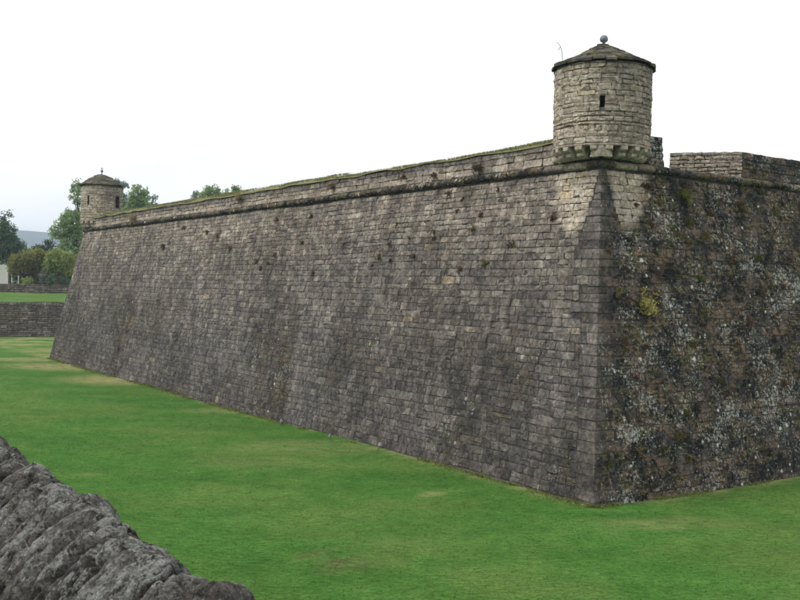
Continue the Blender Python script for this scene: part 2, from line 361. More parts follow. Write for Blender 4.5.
def stone_verts(S, Pf, seed=0, gap=.0045, proud=.006, jit=.012, deep=.09, rough=1.0):
    """S (n,4,2) corners -> V (n,25,3); Pf(u, z, d) maps wall coordinates and outward depth to space"""
    g = np.random.default_rng(seed + 99); n = len(S)
    mid = (S + np.roll(S, -1, 1)) / 2
    per = np.empty((n, 8, 2)); per[:, 0::2] = S; per[:, 1::2] = mid
    cen = S.mean(1, keepdims=True)
    size = np.abs(S[:, 2] - S[:, 0])
    j = np.minimum(jit, size.min(1) * .09)[:, None, None]
    g_ = gap * g.uniform(.5, 1.7, (n, 1, 1)); g_ = np.where(g.random((n, 1, 1)) < .06, g_ * 2.2, g_)
    dv = per - cen; hl = np.maximum(np.abs(dv).max(1, keepdims=True), 1e-3)
    r0 = cen + dv * (1 - np.minimum(g_ * np.array([.55, 1.0]) / hl, .3)) + g.normal(0, 1, per.shape) * j * .8
    # corners worn round
    r0[:, 0::2] = cen + (r0[:, 0::2] - cen) * (1 - g.uniform(.0, .09, (n, 4, 1)))
    ins = np.minimum(.012 * g.uniform(.6, 1.6, (n, 1, 1)) / hl, .42)
    r1 = cen + (r0 - cen) * (1 - ins)
    pd = g.normal(0, proud, n); pd = np.clip(pd, -.005, .022)
    tx, ty = g.normal(0, .02, (2, n)) * rough
    def depth(q): return pd[:, None] + (q[..., 0] - cen[..., 0]) * tx[:, None] * .6 + (q[..., 1] - cen[..., 1]) * ty[:, None]
    V = np.empty((n, 25, 3))
    V[:, 0:8] = Pf(r0[..., 0], r0[..., 1], np.full((n, 8), -deep))
    V[:, 8:16] = Pf(r0[..., 0], r0[..., 1], depth(r0) - .008 * g.uniform(.4, 1.6, (n, 8)))
    V[:, 16:24] = Pf(r1[..., 0], r1[..., 1], depth(r1) + g.normal(0, .006, (n, 8)) * rough)
    cc = cen[:, 0] + g.normal(0, .04, (n, 2)) * size
    V[:, 24] = Pf(cc[:, 0], cc[:, 1], pd + g.normal(.004, .009, n) * rough)
    UZ = np.concatenate([r0, r0, r1, cc[:, None]], 1)
    return V, UZ
def screen_size(V):
    P = project(V.reshape(-1, 3)).reshape(len(V), 25, 3); q = P[:, 8:24]
    wd = np.ptp(q[..., 0], axis=1); ht = np.ptp(q[..., 1], axis=1); c = q.mean(1)
    vis = (c[:, 2] > 0) & (c[:, 0] > -5) & (c[:, 0] < 805) & (c[:, 1] > -5) & (c[:, 1] < 605)
    return np.where(vis, np.sqrt(wd * ht), 0)
def emit_stones(V, T, mat, parent, name, nmax, rest_name, minpx=0):
    """largest nmax in view as parts of their own, the rest joined as one part"""
    ss = screen_size(V); order = np.argsort(-ss); own = [i for i in order[:nmax] if ss[i] > minpx]
    mask = np.ones(len(V), bool); mask[own] = False
    for i in own: mesh(name, V[i], STONE_F, mat, parent, attr=T[i])
    R = np.nonzero(mask)[0]
    if len(R):
        Fa = []
        for q, i in enumerate(R): Fa += [[x + 25 * q for x in f] for f in STONE_F]
        mesh(rest_name, V[R].reshape(-1, 3), Fa, mat, parent, attr=T[R].reshape(-1, 4), kind='stuff', origin=WL[parent])

# ------------------------------------------------------------------ bastion
BC = base_corner()
bastion = thing('bastion', (BC[0], BC[1], 0), 'huge battered grey stone bastion wall rising from the lawn to a rounded cordon', 'fortress wall')
# courses: lower ones taller
g = np.random.default_rng(3); zs = [-.18]
while zs[-1] < 8.2: zs.append(zs[-1] + g.uniform(.2, .3) * (1.18 - .045 * zs[-1]))
zs = np.array(zs); zs = -.18 + (zs + .18) * (8.45 + .18) / (zs[-1] + .18)
quoin = g.uniform(.3, .75, (len(zs), 2)); quoin[::2, 0] += .25; quoin[1::2, 1] += .25
TLz = [6.66, 6.8, 7.0, 7.6, 8.4]; TLa = [.68, .43, .33, .18, .14]; TLb = [.74, .95, 1.11, 1.5, 1.83]; TRa = [.6, .55, .5, .36, .22]; TRb = [.64, .85, 1.05, 1.55, 1.79]
for i in range(len(zs) - 1):
    zm_ = (zs[i] + zs[i + 1]) / 2
    if zm_ > 6.75:
        quoin[i, 0] = np.interp(zm_, TLz, TLa) - .1 - offu @ dL * BAT * (H - zm_); quoin[i, 1] = np.interp(zm_, TLz, TRa) - .1 - offu @ dR * BAT * (H - zm_)
def ci(z): return int(np.clip(np.searchsorted(zs, z, 'right') - 1, 0, len(zs) - 2))
u0L = lambda z: ucL * BAT * (H - z); u1L = lambda z: LL + BAT * (H - z)
u0R = lambda z: ucR * BAT * (H - z)
qi = {'L': None, 'R': None}
def u0Lq(z): return u0L(z) + quoin[qi['i'], 0]
def own_courses(lo, hi, seed):
    g = np.random.default_rng(seed); z = [-.18]
    while z[-1] < 8.3: z.append(z[-1] + g.uniform(lo, hi) * (1.2 - .04 * z[-1]))
    z = np.array(z); return -.18 + (z + .18) * 8.63 / (z[-1] + .18)
def courses_after_quoin(zc, u0, side, u1, lo, hi, seed):
    S = []
    for i in range(len(zc) - 1):
        ks_ = range(ci(zc[i] + .02), ci(zc[i + 1] - .02) + 1); ln = max(quoin[k, side] for k in ks_)
        S.append(lay_courses(lambda z: u0(z) + ln, u1, zc[i:i + 2], lo, hi, .0, seed + i, .12))
    return np.concatenate(S)
SL = courses_after_quoin(own_courses(.165, .245, 12), u0L, 0, u1L, .2, .52, 100); SR = courses_after_quoin(own_courses(.18, .27, 13), u0R, 1, lambda z: LR, .2, .5, 300)
# gentle waviness of the bed joints, continuous along the wall
def wavy(S, s): S[..., 1] += (vnoise(np.stack([S[..., 0] * .3, S[..., 1] * 1.3, 0 * S[..., 0]], -1), s) - .5) * .1 * sstep(0, 1.2, S[..., 0] - .4); return S
SL = wavy(SL, 8); SR = wavy(SR, 9)
def tone_wall(V, UZ, face, seed):
    g = np.random.default_rng(seed); n = len(V); T = np.zeros((n, 25, 4))
    T[..., 0] = g.random(n)[:, None]
    P = V; u = UZ[..., 0]; z = UZ[..., 1]
    q = np.stack([u * .25, z * .25, 0 * u + seed], -1); nn = fbm(q, 4, seed); n2 = fbm(q * 5, 3, seed + 5)
    if face == 'L':
        zz_ = z + (nn - .5) * 3.0 + (n2 - .5) * 1.0
        T[..., 3] = np.clip(.16 + .3 * sstep(2.0, 5.5, zz_) + .62 * sstep(5.8, 8.3, zz_), 0, 1)
        near = 1 - sstep(.15, 1.1, u - u0L(z) + (n2 - .5) * .7)          # lichen near the salient
        damp = sstep(.4, .64, fbm(np.stack([u * .5, z * .22, 0 * u + 7], -1), 4, 44)) * sstep(7.0, 2.5, z)
        T[..., 2] = np.clip(.06 + .22 * near + .3 * sstep(.6, .75, nn) + .52 * damp, 0, .72)
        # stone kept clean by the turret above it: a tongue hanging from the cordon
        ta, tb = np.interp(z, TLz, TLa), np.interp(z, TLz, TLb)
        cl = sstep(-.12, .12, u - ta + (n2 - .5) * .2) * sstep(-.15, .2, tb - u + (n2 - .5) * .35) * sstep(6.55, 6.85, z)
        T[..., 1] = cl * .97; T[..., 3] *= 1 - .3 * cl
        T[..., 2] *= 1 - cl
    else:
        T[..., 2] = np.clip(.92 + .4 * (nn - .5) + .3 * (n2 - .5), .6, 1)
        T[..., 3] = .35 * sstep(.45, .65, n2) + .25 * sstep(7.6, 8.5, z)
        ta, tb = np.interp(z, TLz, TRa), np.interp(z, TLz, TRb)
        cl = sstep(-.15, .05, u - ta + (n2 - .5) * .2) * sstep(-.15, .3, tb - u + (n2 - .5) * .4) * sstep(6.6, 7.4, z)
        T[..., 1] = cl * .95; T[..., 2] *= 1 - .95 * cl
    return T
VL, UL = stone_verts(SL, PL, 1); VR, UR = stone_verts(SR, PR, 2, proud=.008)
TL = tone_wall(VL, UL, 'L', 21); TR = tone_wall(VR, UR, 'R', 22)
emit_stones(np.concatenate([VL, VR]), np.concatenate([TL, TR]), M['stone'], bastion, 'stone', 300, 'masonry')
# quoins wrap the salient
def quoin_block(i):
    z0, z1 = zs[i] + .006, zs[i + 1] - .006; a, b = quoin[i] - .008
    bm = bmesh.new(); vs_ = []
    pr = rng.normal(0, .006)
    for z in (z0, z1):
        c = A0 + offu * (BAT * (H - z) + pr) + ZV * z
        pl = PL(np.array(u0L(z) + a), np.array(z), pr); p2 = PR(np.array(u0R(z) + b), np.array(z), pr)
        vs_ += [bm.verts.new(c), bm.verts.new(p2), bm.verts.new(p2 - nR * .12), bm.verts.new(c - offu * .14), bm.verts.new(pl - nL * .12), bm.verts.new(pl)]
    for k in range(6): bm.faces.new([vs_[k], vs_[(k + 1) % 6], vs_[6 + (k + 1) % 6], vs_[6 + k]])
    bm.faces.new(vs_[0:6][::-1]); bm.faces.new(vs_[6:12])
    e = [e for e in bm.edges if not ({vs_.index(v) % 6 for v in e.verts} & {2, 3, 4})]
    bmesh.ops.bevel(bm, geom=e, offset=.02, segments=2, profile=.6, affect='EDGES')
    bmesh.ops.recalc_face_normals(bm, faces=bm.faces)
    for v in bm.verts: v.co += Vector(rng.normal(0, .005, 3))
    V = np.array([v.co[:] for v in bm.verts]); F = [[v.index for v in f.verts] for f in bm.faces] if not bm.verts.index_update() else 0
    bm.free()
    t = np.zeros((len(V), 4)); t[:, 0] = rng.uniform(.15, .9)
    right = sstep(.0, .05, (V - A0) @ dR - u0R(V[:, 2]))
    t[:, 0] = .3 + .6 * t[:, 0]; t[:, 2] = .22 + .62 * right; t[:, 3] = .3 * (1 - right)
    return mesh('quoin', V, F, M['stone'], bastion, attr=t)
for i in range(len(zs) - 1): quoin_block(i)
# core body behind the facing stones
back = [(34.0, 84.0), (-7.0, 88.0)]
def ringpts(z, ins):
    c = A0 + offu * (BAT * (H - z) - ins); e = A0 + dR * 30 + nR * (BAT * (H - z) - ins)
    f = A0 + dL * (LL + BAT * (H - z) - ins) + nL * (BAT * (H - z) - ins)
    return [[c[0], c[1], z], [e[0], e[1], z], [*back[0], z], [*back[1], z], [f[0], f[1], z]]
V = np.array(ringpts(-.3, .0145) + ringpts(8.45, .0145) + ringpts(8.7, .0145))
F = [[k + 5 * q, (k + 1) % 5 + 5 * q, (k + 1) % 5 + 5 + 5 * q, k + 5 + 5 * q] for q in (0, 1) for k in range(5)] + [[10, 11, 12, 13, 14]]
mesh('wall_core', V, F, M['joint'], bastion, attr=np.tile([.4, 0, 0, 1], (15, 1)))
# cordon: half-round moulding, stone by stone
prof = np.array([(-.08, 8.452), (.02, 8.5), (.1, 8.515), (.14, 8.55), (.155, 8.595), (.14, 8.65), (.09, 8.695), (.02, 8.722), (-.25, 8.73)])
def cordon_piece(face, ua, ub, corner=False, tone=None):
    d, nrm, uc = (dL, nL, ucL) if face == 'L' else (dR, nR, ucR)
    V = []; nseg = 3
    dz = rng.normal(0, .006); dd = rng.normal(0, .008)
    pj = prof + rng.normal(0, .004, prof.shape)
    for s in range(nseg + 1):
        sh = 1 - (.05 if s in (0, nseg) else 0) * (0 if corner and s == 0 else 1)
        for (n_, z) in pj:
            nn = n_ + dd if n_ < 0 else (n_ + dd) * sh + rng.normal(0, .004)
            u = (uc * nn) if (corner and s == 0) else ua + (ub - ua) * s / nseg
            V.append(A0 + d * u + nrm * nn + ZV * (z + dz))
    k = len(prof)
    F = [[s * k + i, s * k + i + 1, (s + 1) * k + i + 1, (s + 1) * k + i] for s in range(nseg) for i in range(k - 1)]
    F += [list(range(k)), [nseg * k + i for i in range(k)][::-1]]
    return V, F
for face, Lend in (('L', LL + .1), ('R', LR)):
    u = .42 if face == 'L' else .46
    while u < Lend - .05:
        ub = min(u + rng.uniform(.55, .95), Lend)
        V, F = cordon_piece(face, u + .006, ub - .006)
        cl = 1 - float(sstep(1.0, 1.6, u)); t = np.tile([rng.random() * .5, .75 * cl, .75 * (1 - cl) + .1, .25], (len(V), 1))
        mesh('cordon_stone', V, F, M['stone'], bastion, attr=t, smooth=True); u = ub
mb = MB()
for face, ub in (('L', .41), ('R', .45)):
    V, F = cordon_piece(face, 0, ub, True); mb.add(V, F, [.3, .1, .8, .2])
mb.build('cordon_stone', M['stone'], bastion, smooth=True)

# ------------------------------------------------------------------ parapet of the long face
def u_of_px(x, face='L', z=8.7):
    d, nrm = (dL, nL) if face == 'L' else (dR, nR)
    P = onplane(x, 200, A0, nrm); return (P - A0) @ d
UST = u_of_px(326)
def PLp(u, z, d=0.0): return A0 + np.multiply.outer(u, dL) + np.multiply.outer(-.05 - .09 * (z - 8.72) + d, nL) + np.multiply.outer(z, ZV)
def PRp(u, z, d=0.0): return A0 + np.multiply.outer(u, dR) + np.multiply.outer(-.05 - .09 * (z - 8.72) + d, nR) + np.multiply.outer(z, ZV)
uA, uB = 1.62, LL - 1.0
SP = lay_courses(lambda z: uA, lambda z: UST, [8.735, 8.96, 9.16, 9.34], .3, .75, .02, 41, .1)
SP2 = lay_courses(lambda z: UST, lambda z: uB, [8.735, 8.94, 9.1, 9.27, 9.36], .28, .7, .02, 42, .06)
SP = np.concatenate([SP, SP2]); VP, UP = stone_verts(SP, PLp, 5, proud=.012, gap=.007)
TP = np.zeros((len(VP), 25, 4)); TP[..., 0] = rng.random(len(VP))[:, None]; TP[..., 1] = .5 * sstep(9.15, 8.9, VP[..., 2]); TP[..., 3] = np.clip(1.4 - 1.0 * (VP[..., 2] - 8.74) / .6, .4, 1); TP[..., 2] = .05 + .4 * sstep(9.0, 9.35, VP[..., 2])
def prism(mb, sect, u0, u1, PF, A, n=1):
    k = len(sect); V = []
    for s in range(n + 1):
        u = u0 + (u1 - u0) * s / n
        for (d, z) in sect: V.append(PF(np.array(u), np.array(z), d))
    F = [[s * k + i, s * k + (i + 1) % k, (s + 1) * k + (i + 1) % k, (s + 1) * k + i] for s in range(n) for i in range(k)] + [list(range(k))[::-1], [n * k + i for i in range(k)]]
    mb.add(V, F, A); return mb
mb = MB(); prism(mb, [(-.018, 8.72), (-1.1, 8.72), (-1.1, 9.5), (-.018, 9.33)], uA + .02, UST, PLp, [.4, 0, 0, 1]); prism(mb, [(-.018, 8.72), (-1.1, 8.72), (-1.1, 9.53), (-.018, 9.35)], UST + .002, uB, PLp, [.4, 0, 0, 1])
parapet = mb.build('parapet', M['joint'], bastion)
emit_stones(VP, TP, M['stone'], parapet, 'stone', 300, 'masonry', 3)
# dark merlon stubs beside the turret, and the parapet of the short face with its embrasure
def block_run(face_PF, u0, u1, zz, lo, hi, seed, tone, name, depth=.9, proud=.02, minpx=3, top=None, parent=None):
    S = lay_courses(lambda z: u0, lambda z: u1, zz, lo, hi, .012, seed, .1)
    V, U = stone_verts(S, face_PF, seed, proud=proud, gap=.012)
    T = np.zeros((len(V), 25, 4)); T[..., 0] = np.random.default_rng(seed).random(len(V))[:, None]; T[..., 1:] = tone
    mb = MB(); prism(mb, [(-.03, zz[0] - .02), (-depth, zz[0] - .02), (-depth, zz[-1] - .02), (-.03, zz[-1] - .02)], u0 + .02, u1 - .02, face_PF, [.4, 0, 0, 1])
    core = mb.build(name, M['joint'], parent)
    emit_stones(V, T, M['stone'], core, 'stone', 300, 'masonry', minpx)
    return core
block_run(PLp, 1.36, 1.62, [8.735, 8.98, 9.22, 9.46], .3, .6, 51, (0, .85, .1), 'merlon', .5, parent=bastion)
u_s0, u_s1 = 1.25, u_of_px(665, 'R'); u_e = u_of_px(744, 'R')
block_run(PRp, u_s0, u_s1, [8.735, 8.95, 9.15, 9.36, 9.58], .4, .8, 52, (0, .95, .1), 'merlon', .7, parent=bastion)
zTop = onplane(770, 155, A0, nR)[2]
block_run(PRp, u_e, LR, list(np.linspace(8.735, zTop, 4)), .4, .9, 53, (.0, .8, .25), 'short_parapet', 1.3, parent=bastion)
# splayed cheek of the embrasure: from the front edge back to the left
ck0 = PRp(np.array(u_e), np.array(9.0))[:2]
ckb = aty(669.5, 160, ck0[1] + 1.25)[:2]
ckd = np.array([*(ckb - ck0), 0]); ckl = np.linalg.norm(ckd); ckd /= ckl
ckn = np.array([ckd[1], -ckd[0], 0]);
if ckn @ (C - np.array([*ck0, 5])) < 0: ckn = -ckn
def PC(u, z, d=0.0): return np.array([*ck0, 0]) + np.multiply.outer(u, ckd) + np.multiply.outer(d, ckn) + np.multiply.outer(z, ZV)
zck = aty(669.5, 152.5, ckb[1])[2]
S = lay_courses(lambda z: 0.02, lambda z: ckl, list(np.linspace(8.735, zTop, 8)), .14, .36, .01, 54, .05)
S[..., 1] = 8.735 + (S[..., 1] - 8.735) * (1 + (zck - zTop) / (zTop - 8.735) * S[..., 0] / ckl)
V, U = stone_verts(S, PC, 54, proud=.012, gap=.008)
T = np.zeros((len(V), 25, 4)); T[..., 0] = rng.random(len(V))[:, None]; T[..., 3] = 1.0; T[..., 1] = .35
mb = MB(); q0, q1 = PC(np.array(0.), np.array(0.), -.03), PC(np.array(ckl), np.array(0.), -.03); q2 = q1 + dR * 3.2; q3 = q0 + dR * .7 - nR * .1
Vb = [[*p[:2], 8.7] for p in (q0, q1, q2, q3)] + [[*q0[:2], zTop - .02], [*q1[:2], zck - .02], [*q2[:2], zck - .02], [*q3[:2], zTop - .02]]
mb.add(Vb, [[0, 1, 5, 4], [1, 2, 6, 5], [2, 3, 7, 6], [3, 0, 4, 7], [4, 5, 6, 7]], [.4, 0, 0, 1])
cheek = mb.build('embrasure_cheek', M['joint'], bastion)
emit_stones(V, T, M['stone'], cheek, 'stone', 300, 'masonry', 3)
# earth on the rampart behind the parapets
rp_ = [A0 + offu * -1.0, A0 + dR * 29 - nR * 1.1, np.array([32.5, 82, 0]), np.array([-6.5, 86, 0]), A0 + dL * (LL - 1.1) - nL * 1.1]
mesh('rampart_ground', [[p[0], p[1], 8.72] for p in rp_], [[0, 1, 2, 3, 4]], M['lawn'], attr=np.tile([.3, .2, 0, 1], (5, 1)), kind='structure')

# ------------------------------------------------------------------ sentry turrets
M['slate'] = plain('roof_slab', (.085, .08, .068), .9, 0, .5, 7)
t_ = NT('roof_slab_moss', .92); r, g, b, a, _c = t_.attr()
cc = t_.ramp(r, [(0, (.035, .033, .032)), (.5, (.07, .066, .06)), (1, (.13, .12, .1))])
cc = t_.mix(t_.step(t_.noise(5, 5, .65), .47, .62), cc, t_.mix(t_.noise(14, 3), (.06, .06, .025), (.16, .145, .07)))
cc = t_.mix(1, cc, t_.ramp(t_.noise(25, 5, .7), [(.3, .6), (.7, 1.4)]), 'MULTIPLY'); t_.bump(t_.noise(20, 6, .7), .6, .02); M['roof'] = t_.fin(cc)
M['finial'] = plain('finial_metal', (.2, .21, .235), .5, .2, .25, 20)
def turret(c, zb, ze, R, label, roof_prof, fine, slits, door=None, seed=0, face_dir=0.0):
    """c axis (x, y), drum from zb to ze; slits: (angle, z, width, height)"""
    t = thing('sentry_turret', (c[0], c[1], 8.73), label, 'turret', 'turrets on the salients')
    ctr = np.array([c[0], c[1], 0.0])
    def PD(u, z, d=0.0):
        th = u / R; rad_ = R + d
        rad_ = np.broadcast_to(rad_, np.shape(th))
        return ctr + np.stack([rad_ * np.cos(th), rad_ * np.sin(th), np.broadcast_to(z, np.shape(th))], -1)
    g = np.random.default_rng(seed); zz = [zb]
    while zz[-1] < ze - .1: zz.append(zz[-1] + g.uniform(.085, .18))
    zz = np.array(zz); zz = zb + (zz - zb) * (ze - zb) / (zz[-1] - zb)
    S = []
    for i in range(len(zz) - 1):
        o = face_dir * R + g.uniform(-.3, .3) - math.pi * R
        # openings: leave room in the courses they cross
        cutsz = [(th * R, w, z, h) for (th, z, w, h) in slits if zz[i] < z + h / 2 - .02 and zz[i + 1] > z - h / 2 + .02]
        if not cutsz: S.append(lay_courses(lambda z: o, lambda z: o + 2 * math.pi * R, zz[i:i + 2], (.14 if fine else .3) * (1.5 if g.random() < .3 else 1), .42 if fine else .7, .012, seed * 50 + i, .1, False))
        else:
            th = cutsz[0][0]; wd = cutsz[0][1]
            if len(cutsz) == 1: S.append(lay_courses(lambda z: th + wd / 2, lambda z: th - wd / 2 + 2 * math.pi * R, zz[i:i + 2], .2, .52, 0, seed * 50 + i, 0, False))
            else:
                cs = sorted(cutsz)
                for q in range(len(cs)):
                    a_ = cs[q][0] + cs[q][1] / 2; b_ = (cs[q + 1][0] - cs[q + 1][1] / 2) if q + 1 < len(cs) else cs[0][0] + 2 * math.pi * R - cs[0][1] / 2
                    S.append(lay_courses(lambda z: a_, lambda z: b_, zz[i:i + 2], .2, .52, 0, seed * 50 + i + 7 * q, 0, False))
    S = np.concatenate(S)
    V, U = stone_verts(S, PD, seed, gap=.004, proud=.007, jit=.011, deep=.07, rough=1.3)
    n = len(V); T = np.zeros((n, 25, 4)); T[..., 0] = g.random(n)[:, None] ** 1.15
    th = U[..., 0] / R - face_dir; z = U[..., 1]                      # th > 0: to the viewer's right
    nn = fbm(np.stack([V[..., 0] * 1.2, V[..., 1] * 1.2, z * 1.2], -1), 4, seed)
    side = sstep(-.55, .75, np.sin(th) + (nn - .5) * 1.6)            # shade of the right side put into the colour, plus patchy crust
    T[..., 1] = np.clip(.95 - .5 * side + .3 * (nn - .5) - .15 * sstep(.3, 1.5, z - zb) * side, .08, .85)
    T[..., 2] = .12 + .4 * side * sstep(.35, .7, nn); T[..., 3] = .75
    # drum body with real recesses behind the openings
    mb = MB(); nseg = 72; dth = 2 * math.pi / nseg; rc = R - .03
    lev = sorted({zb - .03, ze + .02, *[q for (th_, z_, w_, h_) in slits for q in (z_ - h_ / 2, z_ + h_ / 2)]})
    angs = set(np.linspace(-math.pi, math.pi, nseg, endpoint=False) + face_dir)
    for (th_, z_, w_, h_) in slits:
        angs = {a for a in angs if abs((a - th_ + math.pi) % (2 * math.pi) - math.pi) > w_ / R / 2 + .02} | {th_ - w_ / R / 2, th_ + w_ / R / 2}
    angs = sorted((a - face_dir + math.pi) % (2 * math.pi) for a in angs); angs = [a + face_dir - math.pi for a in angs]
    for k in range(len(angs)):
        a0_, a1_ = angs[k], angs[(k + 1) % len(angs)] + (2 * math.pi if k == len(angs) - 1 else 0)
        am = (a0_ + a1_) / 2
        for q in range(len(lev) - 1):
            zm = (lev[q] + lev[q + 1]) / 2
            hole = any(abs((am - th_ + math.pi) % (2 * math.pi) - math.pi) < w_ / R / 2 and abs(zm - z_) < h_ / 2 for (th_, z_, w_, h_) in slits)
            p = lambda a, z, rr_: ctr + np.array([rr_ * math.cos(a), rr_ * math.sin(a), z])
            if not hole: mb.add([p(a0_, lev[q], rc), p(a1_, lev[q], rc), p(a1_, lev[q + 1], rc), p(a0_, lev[q + 1], rc)], [[0, 1, 2, 3]], [.4, .35, 0, 1])
            else:
                ri = rc - .75
                mb.add([p(a0_, lev[q], rc), p(a1_, lev[q], rc), p(a1_, lev[q + 1], rc), p(a0_, lev[q + 1], rc), p(a0_, lev[q], ri), p(a1_, lev[q], ri), p(a1_, lev[q + 1], ri), p(a0_, lev[q + 1], ri)],
                       [[4, 5, 6, 7], [0, 4, 5, 1], [1, 5, 6, 2], [2, 6, 7, 3], [3, 7, 4, 0]], [.4, 0, 0, 1])
    drum = mb.build('drum', M['joint'], t)
    emit_stones(V, T, M['stone'], drum, 'stone', 300 if fine else 0, 'masonry', 3)
    # ring course under the drum, plinth and corbels
    nk = 48
    def ring(mb, rs_, A): # rs_: closed (r, z) profile
        V = []; k = len(rs_)
        for s in range(nk):
            a = 2 * math.pi * s / nk
            for (r__, z__) in rs_: V.append(ctr + np.array([r__ * math.cos(a), r__ * math.sin(a), z__]))
        mb.add(V, [[s * k + i, ((s + 1) % nk) * k + i, ((s + 1) % nk) * k + (i + 1) % k, s * k + (i + 1) % k] for s in range(nk) for i in range(k)], A)
    mb = MB(); ring(mb, [(R - .3, zb - .06), (R + .012, zb - .06), (R + .018, zb - .03), (R + .012, zb - .004), (R - .3, zb - .004)], [.45, .55, .15, .8]); mb.build('ring_course', M['stone'], t)
    rk = R - .46
    mb = MB(); ring(mb, [(.3, 8.735), (rk - .1, 8.735), (rk, 8.83), (rk, zb - .062), (.3, zb - .062)], [.2, .1, .5, .3]); mb.build('plinth', M['stone'], t)  # plinth coloured dark to deepen the shade between the corbels
    if fine: ring_n = [k for k in range(20) if abs(((k + .5) * 18 + 180) % 360 - 180) > 0]
    for k in range(20):
        a = face_dir + (k + .5 - 10) * math.pi / 10
        er = np.array([math.cos(a), math.sin(a), 0]); et = np.array([-er[1], er[0], 0]); wdt = .19 + g.normal(0, .012)
        zt = zb - .064; hh = zt - 8.74
        pr = [(rk - .05, 8.74), (R - .2, 8.74), (R - .11, 8.74 + hh * .12), (R - .09, 8.74 + hh * .4), (R - .14, 8.74 + hh * .44), (R - .05, 8.74 + hh * .54), (R + .015, 8.74 + hh * .68), (R + .015, zt), (rk - .05, zt)]
        V = [ctr + er * r__ + et * s * wdt / 2 + ZV * z__ for s in (-1, 1) for (r__, z__) in pr]; kk = len(pr)
        F = [[i, (i + 1) % kk, kk + (i + 1) % kk, kk + i] for i in range(kk)] + [list(range(kk))[::-1], [kk + i for i in range(kk)]]
        mesh('corbel', V, F, M['stone'], t, attr=np.tile([g.uniform(.5, .85), .85 + g.uniform(-.1, .1), .15, .7], (len(V), 1)))
    if fine:                                           # wedge stone over the point of the salient
        er = np.array([math.cos(face_dir), math.sin(face_dir), 0]); et = np.array([-er[1], er[0], 0]); V = []
        for (z__, hw, r__) in ((8.74, .3, R - .04), (8.87, .24, R + .01), (zb - .066, .15, R + .01)):
            for s in np.linspace(-1, 1, 7): V.append(ctr + er * (r__ - .12 * s * s) + et * hw * s + ZV * z__)
        F = [[i + 7 * q, i + 1 + 7 * q, i + 8 + 7 * q, i + 7 + 7 * q] for q in (0, 1) for i in range(6)]
        mesh('wedge_stone', V, F, M['stone'], t, attr=np.tile([.7, .85, .1, .7], (len(V), 1)), smooth=True)
    # roof: overlapping stone slabs on a cone
    mb = MB(); mb.lathe(c, [(r__ - .02, z__ - .05) for (r__, z__) in roof_prof] , 48, [.3, 0, 0, 1]); mb.lathe(c, [(.2, roof_prof[0][1] - .052), (roof_prof[0][0] - .02, roof_prof[0][1] - .05)], 48, [.3, 0, 0, 1])
    roof = mb.build('roof', M['roof'], t)
    rp = np.array(roof_prof); small = MB()
    seglen = np.concatenate([[0], np.cumsum(np.hypot(*np.diff(rp, axis=0).T))])
    rows = 7; tot = seglen[-1]
    for q in range(rows):
        s0 = tot * q / rows - (.02 if q == 0 else .05); s1 = tot * (q + 1) / rows + .03
        r0_, z0_ = np.interp(s0, seglen, rp[:, 0]), np.interp(s0, seglen, rp[:, 1]); r1_, z1_ = np.interp(s1, seglen, rp[:, 0]), np.interp(s1, seglen, rp[:, 1])
        if q == 0: r0_ += .03
        ns = max(5, int(2 * math.pi * r0_ / .34)); a_ = g.uniform(0, 6)
        cut = np.cumsum(g.uniform(.7, 1.3, ns)); cut = cut / cut[-1] * 2 * math.pi + a_
        for k in range(ns):
            b0, b1 = cut[k - 1] - (2 * math.pi if k == 0 else 0) + .008, cut[k] - .008
            th_ = g.uniform(.045, .085); lift = g.uniform(-.01, .045); ex = g.normal(0, .02); V = []
            for (zo) in (0, th_):
                for (rq, zq, e_) in ((r0_ + ex, z0_ + lift, 1), (r1_, z1_, 0)):
                    for f in (0, .5, 1):
                        a = b0 + (b1 - b0) * f
                        V.append(ctr + np.array([rq * math.cos(a), rq * math.sin(a), zq + zo + (g.normal(0, .006) if e_ else 0)]))
            F = [[0, 1, 4, 3][::-1], [1, 2, 5, 4][::-1], [6, 7, 10, 9], [7, 8, 11, 10], [0, 1, 7, 6], [1, 2, 8, 7], [2, 5, 11, 8], [5, 4, 10, 11], [4, 3, 9, 10], [3, 0, 6, 9]]
            A = np.tile([g.random(), 0, 0, 1], (12, 1))
            if fine: mesh('roof_slab', V, F, M['roof'], roof, attr=A)
            else: small.add(V, F, A)
    if not fine: small.build('roof_slabs', M['roof'], roof, kind='stuff')
    return t
to_cam = math.atan2(-TUR[1], -TUR[0]); to_camF = math.atan2(-TURF[1], -TURF[0])
zsl = aty(602.5, 101, TUR[1] - 1.3)[2]
tr = turret(TUR[:2], 9.09, 11.22, 1.31, 'large round stone sentry turret with slab roof and ball finial on the near salient',
            [(1.36, 11.235), (1.05, 11.39), (.7, 11.57), (.35, 11.75), (.1, 11.87), (.02, 11.89)], True, [(to_cam + .0, zsl, .13, .3)], seed=4, face_dir=to_cam)
zt = 11.91
mb = MB().lathe(TUR[:2], [(.0, zt - .05), (.07, zt - .05), (.06, zt + .03), (.035, zt + .06), (.04, zt + .09), (.1, zt + .13), (.115, zt + .19), (.1, zt + .25), (.06, zt + .29), (.0, zt + .3)], 20)
mb.build('ball_finial', M['finial'], tr, smooth=True)
p1 = math.atan2(aty(90, 202, TURF[1] - 1)[1] - TURF[1], aty(90, 202, TURF[1] - 1)[0] - TURF[0])
tf = turret(TURF[:2], 9.2, 11.48, 1.3, 'distant round sentry turret with low domed roof and spike finial, in front of trees', 
            [(1.39, 11.5), (1.22, 11.62), (.95, 11.82), (.62, 12.03), (.3, 12.16), (.05, 12.22)], False, [(to_camF - .68, 10.5, .14, .5), (to_camF + .93, 10.45, .42, .75)], seed=6, face_dir=to_camF)
